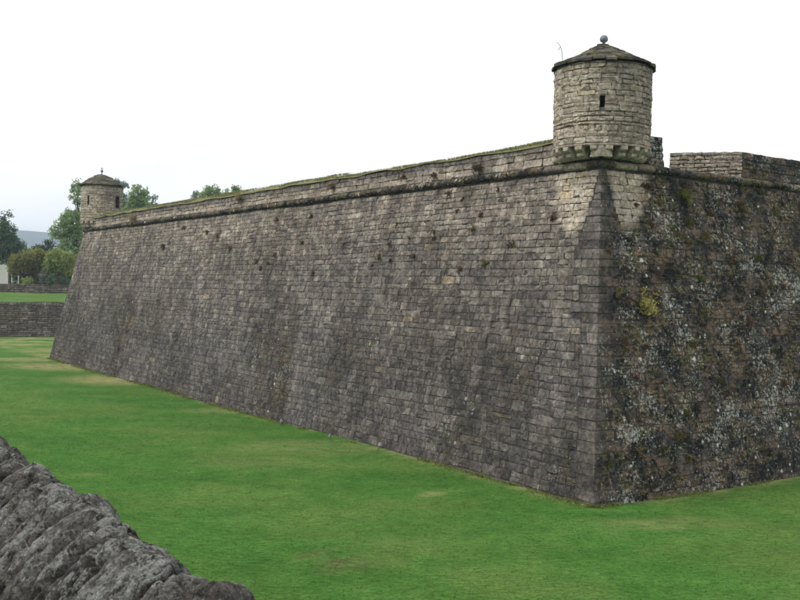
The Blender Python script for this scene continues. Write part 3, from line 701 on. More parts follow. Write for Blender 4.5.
mb = MB().lathe(TURF[:2], [(.0, 12.17), (.07, 12.17), (.05, 12.3), (.03, 12.42), (.09, 12.47), (.1, 12.53), (.05, 12.6), (.02, 12.64), (.01, 12.78), (0, 12.78)], 12)
mb.box((TURF[0], TURF[1], 12.68), (.2, .03, .03)); mb.build('spike_finial', M['finial'], tf)
# thin bent rod on the edge of the near roof
pb = aty(562.5, 59, TUR[1] - .3); pts = [pb + np.array([0, 0, -.15]), pb, aty(562, 52, pb[1]), aty(560.5, 46.5, pb[1]), aty(557.5, 42.5, pb[1]), aty(555.5, 43, pb[1])]
wk = MB().tube(pts, [.012, .011, .01, .009, .008, .007], 6); wk.tube([pts[3], pts[3] + (aty(558.5, 50, pb[1]) - pts[3])], [.007, .012], 6)
tag(wk.build('bent_rod', M['finial']), 'thin pale bent rod standing on the eave of the near turret roof', 'rod')

# ------------------------------------------------------------------ foliage helpers
def leaves(centres, spread, per, size, cols, g, flat=1.0, up=0.0):
    """leaf quads around clump centres -> V, F, A"""
    n = len(centres); N = n * per
    d = g.normal(0, 1, (N, 3)); d /= np.linalg.norm(d, axis=1, keepdims=True); d *= (g.random((N, 1)) ** .5)
    P = np.repeat(centres, per, 0) + d * np.array([1, 1, flat]) * np.repeat(np.broadcast_to(spread, (n,)), per)[:, None]
    a = g.normal(0, 1, (N, 3)); a[:, 2] += up; a /= np.linalg.norm(a, axis=1, keepdims=True)
    b = np.cross(a, g.normal(0, 1, (N, 3))); b /= np.linalg.norm(b, axis=1, keepdims=True)
    s = size * g.uniform(.6, 1.4, (N, 1))
    V = np.stack([P - a * s * .9, P + b * s * .42, P + a * s * .9, P - b * s * .42], 1).reshape(-1, 3)
    F = (np.arange(N)[:, None] * 4 + np.arange(4)).tolist()
    cols = np.asarray(cols, float); ck = np.repeat(g.random(n), per) * .6 + g.random(N) * .4
    c = cols[0] * (1 - ck[:, None]) + cols[1] * ck[:, None]; c = c * g.uniform(.75, 1.25, (N, 1))
    A = np.repeat(np.concatenate([c, np.ones((N, 1))], 1), 4, 0)
    return V, F, A
def tree(name, label, base, top, blobs_, cols, seed, size=.2, nclump=150, per=26, group=None, trunk=.18, spread=.5):
    g = np.random.default_rng(seed); base = np.array(base, float)
    t = thing(name, base, label, 'tree', group)
    B = np.array(blobs_, float); vol = B[:, 3] * B[:, 4] * B[:, 5]; pick = g.choice(len(B), nclump, p=vol / vol.sum())
    d = g.normal(0, 1, (nclump, 3)); d /= np.linalg.norm(d, axis=1, keepdims=True); d *= g.uniform(.35, 1.0, (nclump, 1)) ** .6
    cen = B[pick, :3] + d * B[pick, 3:6] * g.uniform(.85, 1.12, (nclump, 1))
    V, F, A = leaves(cen, g.uniform(.5, 1.3, nclump) * spread, per, size, cols, g, .8)
    mesh('crown', V, F, M['leaf'], t, attr=A, origin=base)
    mb = MB(); top = np.array(top, float); L_ = top - base
    mb.tube([base - ZV * .1, base + L_ * .3 + g.normal(0, .06, 3), base + L_ * .6 + g.normal(0, .1, 3), top], [trunk * 1.25, trunk, trunk * .7, trunk * .25], 8)
    for k in range(min(22, nclump // 6)):
        e = cen[g.integers(nclump)]; s = base + L_ * np.clip((e[2] - base[2]) / max(L_[2], .1) * .75, .25, .9)
        mb.tube([s, (s + e) / 2 + np.array([0, 0, .15]), e], [trunk * .4, trunk * .25, trunk * .08], 5)
    mb.build('trunk', M['bark'], t)
    return t
def blades(P, hgt, wid, cols, g, lean=.5, curl=True):
    """grass blades as bent two-segment strips"""
    n = len(P); a = g.uniform(0, 2 * math.pi, n); d = np.stack([np.cos(a), np.sin(a), 0 * a], -1); s = np.stack([-np.sin(a), np.cos(a), 0 * a], -1)
    h = (hgt * g.uniform(.55, 1.4, n))[:, None]; wd = np.broadcast_to(wid, (n,))[:, None]; ln = (g.uniform(.1, 1, n) * lean)[:, None]
    m_ = P + ZV * h * .6 + d * h * ln * .4; t_ = P + ZV * h * (1 - .25 * ln) + d * h * ln
    V = np.stack([P - s * wd / 2, P + s * wd / 2, m_ + s * wd * .35, t_, m_ - s * wd * .35], 1).reshape(-1, 3)
    F = (np.arange(n)[:, None] * 5 + np.arange(5)).tolist()
    cols = np.asarray(cols, float); k = g.random((n, 1)); c = (cols[0] * (1 - k) + cols[1] * k) * g.uniform(.7, 1.3, (n, 1))
    return V, F, np.repeat(np.concatenate([c, np.ones((n, 1))], 1), 5, 0)

# ------------------------------------------------------------------ turf on the long parapet, weeds on the cordon
g = np.random.default_rng(70)
mb = MB()
nsg = 96; us = np.linspace(uA + .05, uB, nsg); rows_ = [(.0, -.02), (-.1, .07), (-.4, .16), (-.75, .25), (-1.12, .3), (-1.15, -.2)]
V = []
for u in us:
    zt_ = 9.34 if u < UST else 9.36
    for (d_, dz) in rows_:
        nz_ = (vnoise(np.array([u * 1.1, d_ * 3, 0]), 3) - .5) * .1; dz = dz * (.35 + .65 * vnoise(np.array([u * .35, 2.0, 0]), 8) if u < UST else .75)
        V.append(PLp(np.array(u), np.array(zt_ + dz * (1.0 if u < UST else 1.35) + nz_), d_ + .05))
k = len(rows_)
F = [[i * k + j, i * k + j + 1, (i + 1) * k + j + 1, (i + 1) * k + j] for i in range(nsg - 1) for j in range(k - 1)]
turf_bank = mb.add(V, F, [.8, .1, 1, 1]).build('turf_bank', M['lawn'], bastion, smooth=True)
n = 16000; u = g.uniform(uA + .05, uB, n); dd = -g.random(n) ** 1.5 * 1.0
zz = np.where(u < UST, 9.35, 9.38) + np.interp(-dd, [0, .1, .4, .75, 1.12], [-.02, .07, .16, .25, .3]) * np.where(u < UST, .35 + .65 * vnoise(np.stack([u * .35, u * 0 + 2.0, u * 0], -1), 8), 1.0)
pm = vnoise(np.stack([u * .7, u * 0, u * 0], -1), 6); keep = g.random(n) < .15 + 1.0 * sstep(.3, .6, pm)
Pt = PLp(u, zz, dd)[np.arange(n)][keep] if False else (A0 + u[:, None] * dL + (-.05 - .09 * (zz - 8.72) + dd)[:, None] * nL + zz[:, None] * ZV)[keep]
V, F, A = blades(Pt, .08, .022, [(.14, .15, .05), (.33, .31, .15)], g, .8)
mesh('parapet_grass', V, F, M['blade'], turf_bank, attr=A, kind='stuff', origin=WL[turf_bank])

# ------------------------------------------------------------------ plants rooted in the wall
def wall_plant(px, py, size, cols, label, face, seed, group=None, name='wall_plant', leafy=True, dens=1.0, z_off=0):
    g = np.random.default_rng(seed)
    # wall plane with its batter
    if face in 'LR':
        dd_, nn_ = (dL, nL) if face == 'L' else (dR, nR)
        nb = nn_ + ZV * BAT; nb = nb / np.linalg.norm(nb); P = onplane(px, py, A0 + ZV * H, nb)
    else:
        dd_, nn_ = (dL, nL) if face == 'P' else (dR, nR); P = onplane(px, py, A0 + ZV * 8.8, nn_)
    root = P + nn_ * -.03
    t = thing(name, root, label, 'plant', group)
    n = max(4, int((26 if size > .2 else 10) * dens)); cen = []; stems = MB()
    for k in range(n):
        v = nn_ * g.uniform(.25, 1.0) + dd_ * g.normal(0, .62) + ZV * g.normal(.1, .55); e = root + v * size * g.uniform(.35, 1.0)
        stems.tube([root + g.normal(0, .01, 3), (root + e) / 2 + ZV * size * .12, e], [.004, .003, .002], 3); cen.append(e); cen.append((root + e) / 2 + ZV * size * .1)
    stems.build('stems', M['bark'], t)
    V, F, A = leaves(np.array(cen), size * .36, 16, .02 + size * .05, cols, g, .9, .3)
    mesh('leaves', V, F, M['leaf'], t, attr=A, origin=root)
    return t
GRN = [(.06, .11, .02), (.17, .21, .05)]; YEL = [(.2, .19, .05), (.42, .37, .13)]; OLV = [(.09, .1, .025), (.2, .18, .06)]; BRN = [(.1, .075, .055), (.22, .16, .115)]; RED = [(.12, .075, .05), (.24, .15, .09)]
wall_plant(643, 305, .44, [(.3, .28, .09), (.55, .5, .2)], 'pale yellow bushy plant rooted in the dark short face', 'R', 1)
wall_plant(684, 196, .26, [(.12, .16, .03), (.3, .3, .08)], 'yellow green clump growing just under the cordon of the short face', 'R', 2)
wall_plant(700, 278, .17, GRN, 'small bright green plant right of the pale yellow bush', 'R', 3)
wall_plant(758, 258, .2, OLV, 'olive green plant high on the short face near its end', 'R', 4)
wall_plant(742, 208, .2, OLV, 'olive green tuft two courses under the cordon of the short face', 'R', 5)
wall_plant(678, 435, .2, [(.1, .11, .03), (.25, .19, .08)], 'greenish brown plant low on the short face', 'R', 6)
wall_plant(478, 168, .22, BRN, 'round reddish brown dried clump in the long parapet', 'P', 7)
wall_plant(434, 175, .16, BRN, 'small brown dried clump in the long parapet', 'P', 8)
wall_plant(404, 177, .17, BRN, 'dark brown dried clump in the long parapet beside lighter blocks', 'P', 9)
wall_plant(556, 166, .16, GRN, 'small green weed on the cordon beside the near turret', 'P', 10)
wall_plant(240, 198, .3, [(.2, .15, .08), (.36, .28, .15)], 'straw coloured dry weeds on the cordon of the long face', 'P', 11)
wall_plant(134, 219, .45, [(.22, .19, .1), (.4, .35, .2)], 'tall pale straw tuft on the cordon near the distant turret', 'P', 12)
wall_plant(332, 187, .2, RED, 'reddish dried tuft in the long parapet near its step', 'P', 13)
g = np.random.default_rng(71)
for k in range(64):
    x, y = g.uniform(608, 792), 185 + 285 * g.random() ** 1.5
    if y > 500 - (x - 593) * .15: continue
    wall_plant(x, y, g.uniform(.09, .2), [RED, BRN, OLV, [(.14, .13, .05), (.28, .25, .1)]][g.integers(4)], 'small dry tuft rooted in a joint of the dark short face', 'R', 200 + k, 'dry tufts on the short face', 'dry_tuft', False, .9)
for k in range(34):
    x = g.uniform(150, 560); y = 172 + (550 - x) * .131 + g.uniform(9, 95) * (.6 + .4 * (x / 560))
    wall_plant(x, y, g.uniform(.08, .17) * (1.3 if x < 330 else 1), [BRN, OLV, BRN][g.integers(3)], 'small brown tuft rooted in a joint of the long face', 'L', 300 + k, 'dry tufts on the long face', 'dry_tuft', False, .9)

# ------------------------------------------------------------------ lawn blades, longer grass at the wall foot
g = np.random.default_rng(80)
n = 70000; rr0 = np.exp(g.uniform(math.log(13), math.log(75), n)); th = g.uniform(-.52, .47, n); gxp, gyp = rr0 * np.sin(th), rr0 * np.cos(th)
_r1, _g1, dist = lawn_attr(gxp, gyp)
near_e = -(gxp * nL[0] + gyp * nL[1])                     # distance in front of the camera, towards the fort
far_ok = (gxp * .43 - gyp * .9) > (-34.1 * .43 - 93.2 * .9)
ok = (dist > .0) & (near_e > 1.6) & far_ok & (g.random(n) > _g1 * .8)
Pt = np.stack([gxp, gyp, lawn_z(gxp, gyp) - .004], -1)[ok]; dry = _r1[ok][:, None]; rk_ = rr0[ok]
V, F, A = blades(Pt, .013 + .0003 * rk_, .005 + .00025 * rk_, [(.07, .175, .03), (.13, .22, .05)], g, 2.2)
dr5 = np.repeat(dry, 5, 0) * (g.random((len(V) // 5, 1)) < .8).repeat(5, 0); A[:, :3] = A[:, :3] * (1 - dr5) + dr5 * np.array([.3, .26, .1])
lg = mesh('lawn_grass', V, F, M['blade'], attr=A, kind='stuff', origin=(0, 0, 0), smooth=True)
up_ = g.normal(0, .22, (len(V), 3)); up_[:, 2] = 1; lg.data.normals_split_custom_set_from_vertices((up_ / np.linalg.norm(up_, axis=1, keepdims=True)).tolist())
tag(bpy.data.objects['lawn_grass'], 'short green blades of the mown lawn in the moat', 'grass')
n = 16000; u = g.uniform(u0L(0), LL + 1.6, n); dd = g.exponential(.09, n) + .0
Pf_ = A0 + u[:, None] * dL + (BAT * H + dd)[:, None] * nL; n2 = 5000; u2 = g.uniform(u0R(0), 16, n2); Pf2 = A0 + u2[:, None] * dR + (BAT * H + g.exponential(.06, n2))[:, None] * nR
Pt = np.concatenate([Pf_, Pf2]); pm = vnoise(np.stack([Pt[:, 0] * .8, Pt[:, 1] * .8, 0 * Pt[:, 0]], -1), 9); Pt = Pt[pm > .38]; Pt[:, 2] = lawn_z(Pt[:, 0], Pt[:, 1]) - .005
V, F, A = blades(Pt, .065 * (.5 + 1.1 * vnoise(np.stack([Pt[:, 0] * 2.1, Pt[:, 1] * 2.1, 0 * Pt[:, 0]], -1), 15)), .01, [(.09, .19, .035), (.38, .35, .14)], g, 1.5)
tag(mesh('verge_grass', V, F, M['blade'], attr=A, kind='stuff', origin=(0, 0, 0)), 'longer straw and green grass along the foot of the wall', 'grass')
# pale stones lying at the foot of the long wall
M['pale'] = plain('pale_stone', (.24, .235, .22), .9, 0, .35, 30)
def rock(P, s, seed, name, label):
    g = np.random.default_rng(seed); bm = bmesh.new(); bmesh.ops.create_icosphere(bm, subdivisions=2, radius=1)
    V = np.array([v.co[:] for v in bm.verts]); bm.verts.index_update(); F = [[v.index for v in f.verts] for f in bm.faces]; bm.free()
    V = V * (.35 + 1.2 * fbm(V * 1.6 + seed, 2, seed))[:, None] * np.array(s) + np.array(P)
    return tag(mesh(name, V, F, M['pale']), label, 'stone')
q = atz(384, 449, 0); rock(q + nL * .12 + ZV * .12, (.09, .07, .13), 3, 'loose_stone', 'bright white loose stone leaning on the foot of the long wall')
q = atz(284, 425, 0); rock(q + nL * .1 + ZV * .12, (.07, .07, .13), 4, 'loose_stone', 'pointed grey stone standing at the foot of the long wall')
q = atz(332, 440, 0); rock(q + nL * .1 + ZV * .12, (.05, .05, .1), 5, 'loose_stone', 'small slim grey stone between the white stone and the pointed stone')

# ------------------------------------------------------------------ near counterscarp: rough capped wall beside the camera
def PN(a, e, z): return C + np.multiply.outer(a, dL) - np.multiply.outer(e, nL) + np.multiply.outer(z, ZV)
near_w = thing('counterscarp_wall', PN(3.5, .8, -CAM_H), 'rough lichen covered rubble wall top in the foreground, above the lawn', 'wall')
sect = np.array([(1.24, -1.25), (1.235, -1.0), (1.2, -.88), (1.13, -.795), (1.03, -.755), (.93, -.80), (.83, -.90), (.72, -1.03), (.61, -1.16), (.51, -1.29), (.45, -1.4), (.42, -1.55)])
sl = np.concatenate([[0], np.cumsum(np.hypot(*np.diff(sect, axis=0).T))]); sl /= sl[-1]
tg = np.gradient(sect, axis=0); nm = np.stack([tg[:, 1], -tg[:, 0]], -1); nm /= np.linalg.norm(nm, axis=1, keepdims=True)
if nm[4, 1] < 0: nm = -nm
g = np.random.default_rng(91); a = -2.5; ks = 0
while a < 12:
    wd = g.uniform(.14, .34); b = a + wd; det = 1.7 < a < 5.3
    na, ns = (60, 170) if det else (10, 26)
    q = np.linspace(0, 1, na); s = np.linspace(0, 1, ns); Q, S_ = np.meshgrid(q, s)
    skew = (S_ - .5) * g.normal(0, .05)
    wob = (fbm(np.stack([S_ * 3, S_ * 0 + ks, S_ * 0], -1), 2, 5) - .5) * .05
    aa = a + .005 + (wd - .01) * Q + skew + wob
    e = np.interp(S_, sl, sect[:, 0]); z = np.interp(S_, sl, sect[:, 1]); ne = np.interp(S_, sl, nm[:, 0]); nz_ = np.interp(S_, sl, nm[:, 1])
    p = np.stack([aa, e * 1.3, z * 1.3], -1)
    st = np.abs(fbm(np.stack([aa * 13, S_ * 4 + ks * .3, S_ * 0 + 2], -1), 4, 7) - .5) * 2
    pw = np.stack([aa + .06 * fbm(p * 4, 3, 31), e * 1.0, z * 1.0 + .05 * fbm(p * 4, 3, 33)], -1)
    e1, h1, o1 = cells(pw * np.array([10, 1.9, 1.9]), 1); e2, h2, o2 = cells(pw * np.array([30, 9, 9]), 2)
    dsp = -.04 + (fbm(p * 2.6, 4, 3) - .5) * .04 + (.5 - st) * .006 + (fbm(p * 30, 4, 9, .6) - .5) * .01 + g.normal(0, .007)
    dsp = dsp + (h1 - .5) * .038 + o1[..., 0] * (h1 - .45) * .085 + (h2 - .5) * .012 + o2[..., 0] * (h2 - .5) * .016
    cr = np.exp(-(e1 / .045) ** 2) * sstep(.25, .6, vnoise(p * 5, 41)); cr2 = np.exp(-(e2 / .06) ** 2) * sstep(.45, .7, vnoise(p * 7, 42)); dsp = dsp - cr * .04 - cr2 * .012
    ed = np.minimum(Q, 1 - Q) * wd; dsp -= .06 * np.exp(-(ed / .014) ** 1.2) * (.55 + .9 * vnoise(np.stack([S_ * 5, S_ * 0 + ks, S_ * 0], -1), 3))
    ck = np.exp(-((aa - a - wd * g.uniform(.3, .7) - .05 * np.sin(S_ * 9 + ks)) / .008) ** 2) * (g.random() < .6); dsp -= ck * .03
    # cross cracks break the slabs
    for _ in range(2): c0 = g.uniform(.35, .9); dsp -= .028 * np.exp(-((S_ - c0 - .05 * (Q - .5) * g.normal(0, 1) - .02 * np.sin(Q * 7 + ks)) / .008) ** 2)
    V = PN(aa.ravel() * 0, (e + ne * dsp).ravel() * 0, (z * 0).ravel()) + aa.ravel()[:, None] * dL - (e + ne * dsp).ravel()[:, None] * nL + (z + nz_ * dsp).ravel()[:, None] * ZV if False else C + aa.ravel()[:, None] * dL - (e + ne * dsp).ravel()[:, None] * nL + (z + nz_ * dsp).ravel()[:, None] * ZV
    I = np.arange(na * ns).reshape(ns, na)
    F = np.stack([I[:-1, :-1], I[1:, :-1], I[1:, 1:], I[:-1, 1:]], -1).reshape(-1, 4).tolist()
    # skirts along both ends
    nb = len(V); sk = [V[I[:, 0]] - np.stack([0 * s, 0 * s, 0 * s + .14], -1) + dL * .01, V[I[:, -1]] - np.stack([0 * s, 0 * s, 0 * s + .14], -1) - dL * .01]
    V = np.concatenate([V] + sk)
    for j in range(ns - 1): F.append([I[j, 0], nb + j, nb + j + 1, I[j + 1, 0]]); F.append([I[j, -1], I[j + 1, -1], nb + ns + j + 1, nb + ns + j])
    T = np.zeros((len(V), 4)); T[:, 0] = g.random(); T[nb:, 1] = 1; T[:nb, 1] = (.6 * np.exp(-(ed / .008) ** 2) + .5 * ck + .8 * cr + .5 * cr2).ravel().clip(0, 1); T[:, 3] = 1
    mesh('capstone', V, F, M['rock'], near_w, attr=T, smooth=True); a = b; ks += 1
# wall under the capstones, closed section
mb = MB(); sect2 = [(1.2, -CAM_H - .3), (1.2, -.95), (1.1, -.86), (.95, -.87), (.5, -1.4), (.48, -1.9)]
V = [PN(np.array(a_), np.array(e_), np.array(z_)) for a_ in (-14, 45) for (e_, z_) in sect2]; k = len(sect2)
mb.add(V, [[i, (i + 1) % k, k + (i + 1) % k, k + i] for i in range(k)] + [list(range(k)), [k + i for i in range(k)][::-1]], [.4, 0, 0, 1]); mb.build('wall_core', M['joint'], near_w)
# ground on the camera's side
M['path'] = plain('trodden_earth', (.13, .11, .08), .95, 0, .4, 4)
V = [PN(np.array(a_), np.array(e_), np.array(-1.62)) for (a_, e_) in ((-14, .5), (45, .5), (45, -30), (-14, -30))] + [PN(np.array(a_), np.array(e_), np.array(-CAM_H - .3)) for (a_, e_) in ((-14, .5), (45, .5), (45, -30), (-14, -30))]
mesh('path', V, [[0, 1, 2, 3], [0, 4, 5, 1], [1, 5, 6, 2], [2, 6, 7, 3], [3, 7, 4, 0]], M['path'], kind='structure')

# ------------------------------------------------------------------ far side of the moat
W0 = np.array([-34.1, 93.2, 0.]); wt = np.array([.902, .431, 0]); wm = np.array([.431, -.902, 0])
def PW(u, z, d=0.0): return W0 + np.multiply.outer(u, wt) + np.multiply.outer(d, wm) + np.multiply.outer(z, ZV)
def far_wall(base, z0, z1, u0, u1, hc, lo, hi, seed, name, label, thick):
    def P_(u, z, d=0.0): return base + np.multiply.outer(u, wt) + np.multiply.outer(d, wm) + np.multiply.outer(z, ZV)
    o = thing(name, base + ZV * z0, label, 'wall')
    g = np.random.default_rng(seed); zz = [z0 - .1]
    while zz[-1] < z1 - hc * .6: zz.append(zz[-1] + hc * g.uniform(.7, 1.3))
    zz[-1] = z1
    S = lay_courses(lambda z: u0, lambda z: u1, zz, lo, hi, .03, seed, .1); V, U = stone_verts(S, P_, seed, gap=.025, proud=.03, jit=.03)
    T = np.zeros((len(V), 25, 4)); T[..., 0] = g.random(len(V))[:, None]; T[..., 2] = .2; T[..., 3] = .75
    emit_stones(V, T, M['stone'], o, 'stone', 0, 'masonry')
    mb = MB(); V = [P_(np.array(u), np.array(z), d) for u in (u0, u1) for (d, z) in ((-.04, z0 - .2), (-thick, z0 - .2), (-thick, z1 - .03), (-.04, z1 - .03))]
    mb.add(V, [[0, 1, 2, 3], [7, 6, 5, 4], [0, 4, 5, 1], [1, 5, 6, 2], [2, 6, 7, 3], [3, 7, 4, 0]], [.4, 0, 0, 1]); mb.build('wall_core', M['joint'], o)
    return o
far_wall(W0, 0, 3.24, -30, 22, .17, .25, .7, 61, 'retaining_wall', 'dark rubble retaining wall closing the far end of the moat lawn', .8)
W1 = W0 - wm * 10; zU = 3.95
far_wall(W1, zU, 4.87, -30, 24, .2, .3, .8, 62, 'garden_wall', 'low rubble wall on the grass bank above the far retaining wall', .45)
# upper ground: bank, terrace, distant land, hills
V = []; rowsU = [(.35, 3.22), (2, 3.3), (6, 3.64), (9.7, 3.97), (10.6, 4.0), (40, 4.05), (90, 4.2), (400, 8), (900, 15)]
us_ = np.concatenate([[-700, -300, -120], np.linspace(-60, 26, 40)])
for (d_, z_) in rowsU:
    for u_ in us_: V.append(PW(np.array(float(u_)), np.array(z_ + .05 * math.sin(u_ * .7 + d_)), -d_))
I = np.arange(len(V)).reshape(len(rowsU), len(us_)); F = np.stack([I[:-1, :-1], I[:-1, 1:], I[1:, 1:], I[1:, :-1]], -1).reshape(-1, 4).tolist()
mesh('grass_bank', V, F, M['lawn'], attr=np.tile([.12, 0, 0, 1], (len(V), 1)), smooth=True, kind='structure')
t = NT('wooded_hill', .95); M['hill'] = t.fin(t.ramp(t.noise(.02, 6, .7), [(.3, (.02, .035, .018)), (.7, (.05, .065, .03))]))
V = []; nxh = 90
for j, (d_, k_) in enumerate(((1500, 0), (1900, .55), (2400, 1.0), (3000, .75), (3600, 0))):
    for i in range(nxh):
        x = -2600 + 3600 * i / (nxh - 1); hh = 95 + 75 * fbm(np.array([x * .0021, d_ * .001, 3.0]), 4, 12) - 35 * sstep(-1100, -300, np.array(x))
        V.append([x, d_, -5 + k_ * hh])
I = np.arange(len(V)).reshape(5, nxh); F = np.stack([I[:-1, :-1], I[:-1, 1:], I[1:, 1:], I[1:, :-1]], -1).reshape(-1, 4).tolist()
mesh('hills', V, F, M['hill'], smooth=True, kind='structure')

# trees: (pixel outline, depth) -> blobs
def blob(x, y, rx, ry, Y, depth=None):
    c = aty(x, y, Y); k = Y / F_PX; return [c[0], c[1], c[2], rx * k, depth or rx * k, ry * k]
def px_tree(name, label, Y, xb, blobs_px, cols, seed, top_px, zg=4.05, **kw):
    b = aty(xb, 280, Y); base = (b[0], b[1], zg); t_ = aty(*top_px, Y)
    return tree(name, label, base, t_, [blob(*q, Y) for q in blobs_px], cols, seed, **kw)
LG = [(.16, .25, .1), (.36, .46, .22)]; BG = [(.15, .21, .16), (.3, .38, .29)]; DK = [(.07, .12, .07), (.15, .22, .12)]; OLI = [(.15, .165, .05), (.32, .32, .11)]; YG = [(.17, .23, .06), (.38, .44, .15)]
px_tree('poplar', 'tall light green tree just left of the distant turret', 118, 76, [(78, 195, 7, 17, ), (74, 222, 13, 14), (66, 218, 8, 9), (72, 248, 13, 20), (60, 232, 9, 10), (82, 240, 8, 25)], LG, 1, (78, 184), nclump=420, size=.16, spread=.55, trunk=.22)
px_tree('poplar', 'dark narrow tree behind the right side of the distant turret', 125, 121, [(117, 190, 4, 13), (123, 197, 6, 15), (126, 225, 7, 20)], BG, 2, (118, 178), nclump=220, size=.15, spread=.4)
px_tree('poplar', 'round light green tree right of the distant turret', 122, 138, [(137, 198, 9, 14), (133, 212, 9, 16), (142, 206, 7, 13)], LG, 3, (138, 184), nclump=260, size=.15, spread=.5)
px_tree('poplar', 'small pointed bluish tree beside the light green tree', 128, 150, [(147, 198, 4, 11), (154, 203, 3.5, 9), (150, 215, 6, 12)], BG, 4, (147, 186), nclump=70, size=.14, spread=.35)
px_tree('poplar', 'tree top peeping above the turf of the long parapet, broadest of three', 125, 213, [(212, 194, 7, 10), (219, 199, 8, 9), (206, 200, 7, 9)], LG, 5, (213, 185), nclump=190, size=.15, spread=.45)
px_tree('poplar', 'small bluish tree top behind the parapet, next to the broadest one', 130, 197, [(197, 198, 5, 8), (196, 206, 6, 8)], BG, 6, (197, 190), nclump=110, size=.14, spread=.4)
px_tree('poplar', 'low tree top behind the parapet, highest up the sloping turf', 128, 235, [(236, 192, 5, 7), (229, 196, 6, 7), (240, 198, 5, 7)], LG, 7, (236, 186), nclump=70, size=.14, spread=.4)
px_tree('broadleaf_tree', 'dark green tree rising beside the white house', 126, 10, [(7, 232, 9, 12), (14, 250, 11, 14), (2, 245, 10, 20), (22, 256, 9, 10), (6, 219, 6, 7)], DK, 8, (8, 222), nclump=380, size=.17, spread=.6)
px_tree('broadleaf_tree', 'dark rounded tree in front of the blue hill', 165, 46, [(46, 248, 9, 9), (38, 254, 9, 8), (54, 255, 8, 8)], [(.03, .05, .03), (.075, .1, .06)], 9, (46, 244), nclump=110, size=.2, spread=.7)
px_tree('plane_tree', 'small olive brown tree beside the garden wall, nearest the white house', 112, 21, [(21, 263, 9, 10), (15, 267, 6, 8), (27, 260, 8, 9)], OLI, 10, (21, 258), nclump=200, size=.15, spread=.5, trunk=.16)
px_tree('plane_tree', 'broad olive tree in the middle of the row behind the garden wall', 113, 36, [(36, 259, 9, 11), (43, 262, 8, 11), (31, 265, 7, 8)], OLI, 11, (36, 252), nclump=210, size=.15, spread=.5, trunk=.18)
px_tree('plane_tree', 'yellow green tree behind the garden wall next to the bastion', 112, 57, [(54, 260, 9, 11), (62, 262, 9, 12), (50, 266, 7, 7), (68, 264, 7, 12)], YG, 12, (57, 252), nclump=250, size=.15, spread=.5, trunk=.17)
# shrub and post between trees
def shrub(name, label, x, y, rx, ry, Y, cols, seed):
    g = np.random.default_rng(seed); b = blob(x, y, rx, ry, Y); c = np.array(b[:3]); base = np.array([c[0], c[1], 4.05]); t = thing(name, base, label, 'shrub')
    d = g.normal(0, 1, (40, 3)); d /= np.linalg.norm(d, axis=1, keepdims=True); d *= g.random((40, 1)) ** .5
    cen = c + d * np.array(b[3:]); V, F, A = leaves(cen, .3, 26, .1, cols, g); mesh('foliage', V, F, M['leaf'], t, attr=A, origin=base)
    mb = MB()
    for k in range(7): mb.tube([base, (base + cen[k]) / 2, cen[k]], [.03, .02, .01], 5)
    mb.build('stems', M['bark'], t)
shrub('shrub', 'pale green rounded shrub behind the garden wall', 28, 282, 5, 6, 111, YG, 31)
shrub('shrub', 'dark clipped shrub behind the garden wall by the bastion', 62, 281, 9, 6, 119, DK, 32)
shrub('shrub', 'dark wide shrub behind the grey green one', 51, 279, 8, 6, 121, DK, 33)
shrub('shrub', 'grey green round shrub between the olive tree and the yellow green tree', 43.5, 277, 4.5, 6.5, 111.5, [(.16, .18, .14), (.32, .34, .29)], 34)
g = np.random.default_rng(37); p0, p1 = aty(13, 280, 127), aty(84, 280, 127); hb = np.array([(p0[0] + p1[0]) / 2, (p0[1] + p1[1]) / 2, 4.05])
hedge = thing('hedge', hb, 'long dark hedge behind the shrubs and the row of small trees', 'hedge')
cen = np.stack([g.uniform(p0[0], p1[0], 420), g.uniform(p0[1] - .5, p1[1] + .5, 420), 4.05 + 2.4 * g.random(420) ** .8], -1)
V, F, A = leaves(cen, .45, 22, .15, [(.025, .04, .025), (.06, .085, .05)], g); mesh('foliage', V, F, M['leaf'], hedge, attr=A, origin=hb)
mb = MB()
for k in range(16): q = p0 + (p1 - p0) * (k + .5) / 16; mb.tube([[q[0], q[1], 3.95], [q[0] + .1, q[1], 4.9], [q[0], q[1], 5.8]], [.07, .05, .02], 5)
mb.build('stems', M['bark'], hedge)
M['white'] = plain('white_paint', (.72, .71, .68), .6, 0, .08, 3)
p = aty(18.5, 280, 112); mb = MB().tube([[p[0], p[1], 3.95], [p[0], p[1], 5.6]], [.07, .07], 10); mb.tube([[p[0], p[1], 5.6], [p[0], p[1], 5.75]], [.11, .08], 10); tag(mb.build('white_post', M['white']), 'slim white post behind the garden wall near the house', 'post')

# ------------------------------------------------------------------ house behind the wall
M['render'] = plain('white_render', (.68, .66, .6), .85, 0, .07, 2)
M['tile'] = plain('roof_tile', (.23, .2, .18), .85, 0, .3, 5)
M['glass'] = plain('dark_glass', (.03, .035, .04), .12, 0, .1, 2)
M['wood'] = plain('dark_wood', (.05, .04, .032), .7, 0, .3, 8)
hp = aty(12.3, 280, 132); hx1, hy0 = aty(12.3, 280, 140)[0], hp[1]; hw, hd, hz0, hz1 = 9.0, 8.0, 3.5, 8.3
house = thing('house', (hx1 - hw / 2, hy0 + hd / 2, hz0), 'white rendered house with grey roof behind the trees at the garden wall', 'house')
mb = MB(); cx, cy = hx1 - hw / 2, hy0 + hd / 2
wins = [(hx1 - 1.7, 6.9), (hx1 - 4.2, 6.9), (hx1 - 6.8, 6.9), (hx1 - 4.2, 4.9), (hx1 - 6.8, 4.9)]
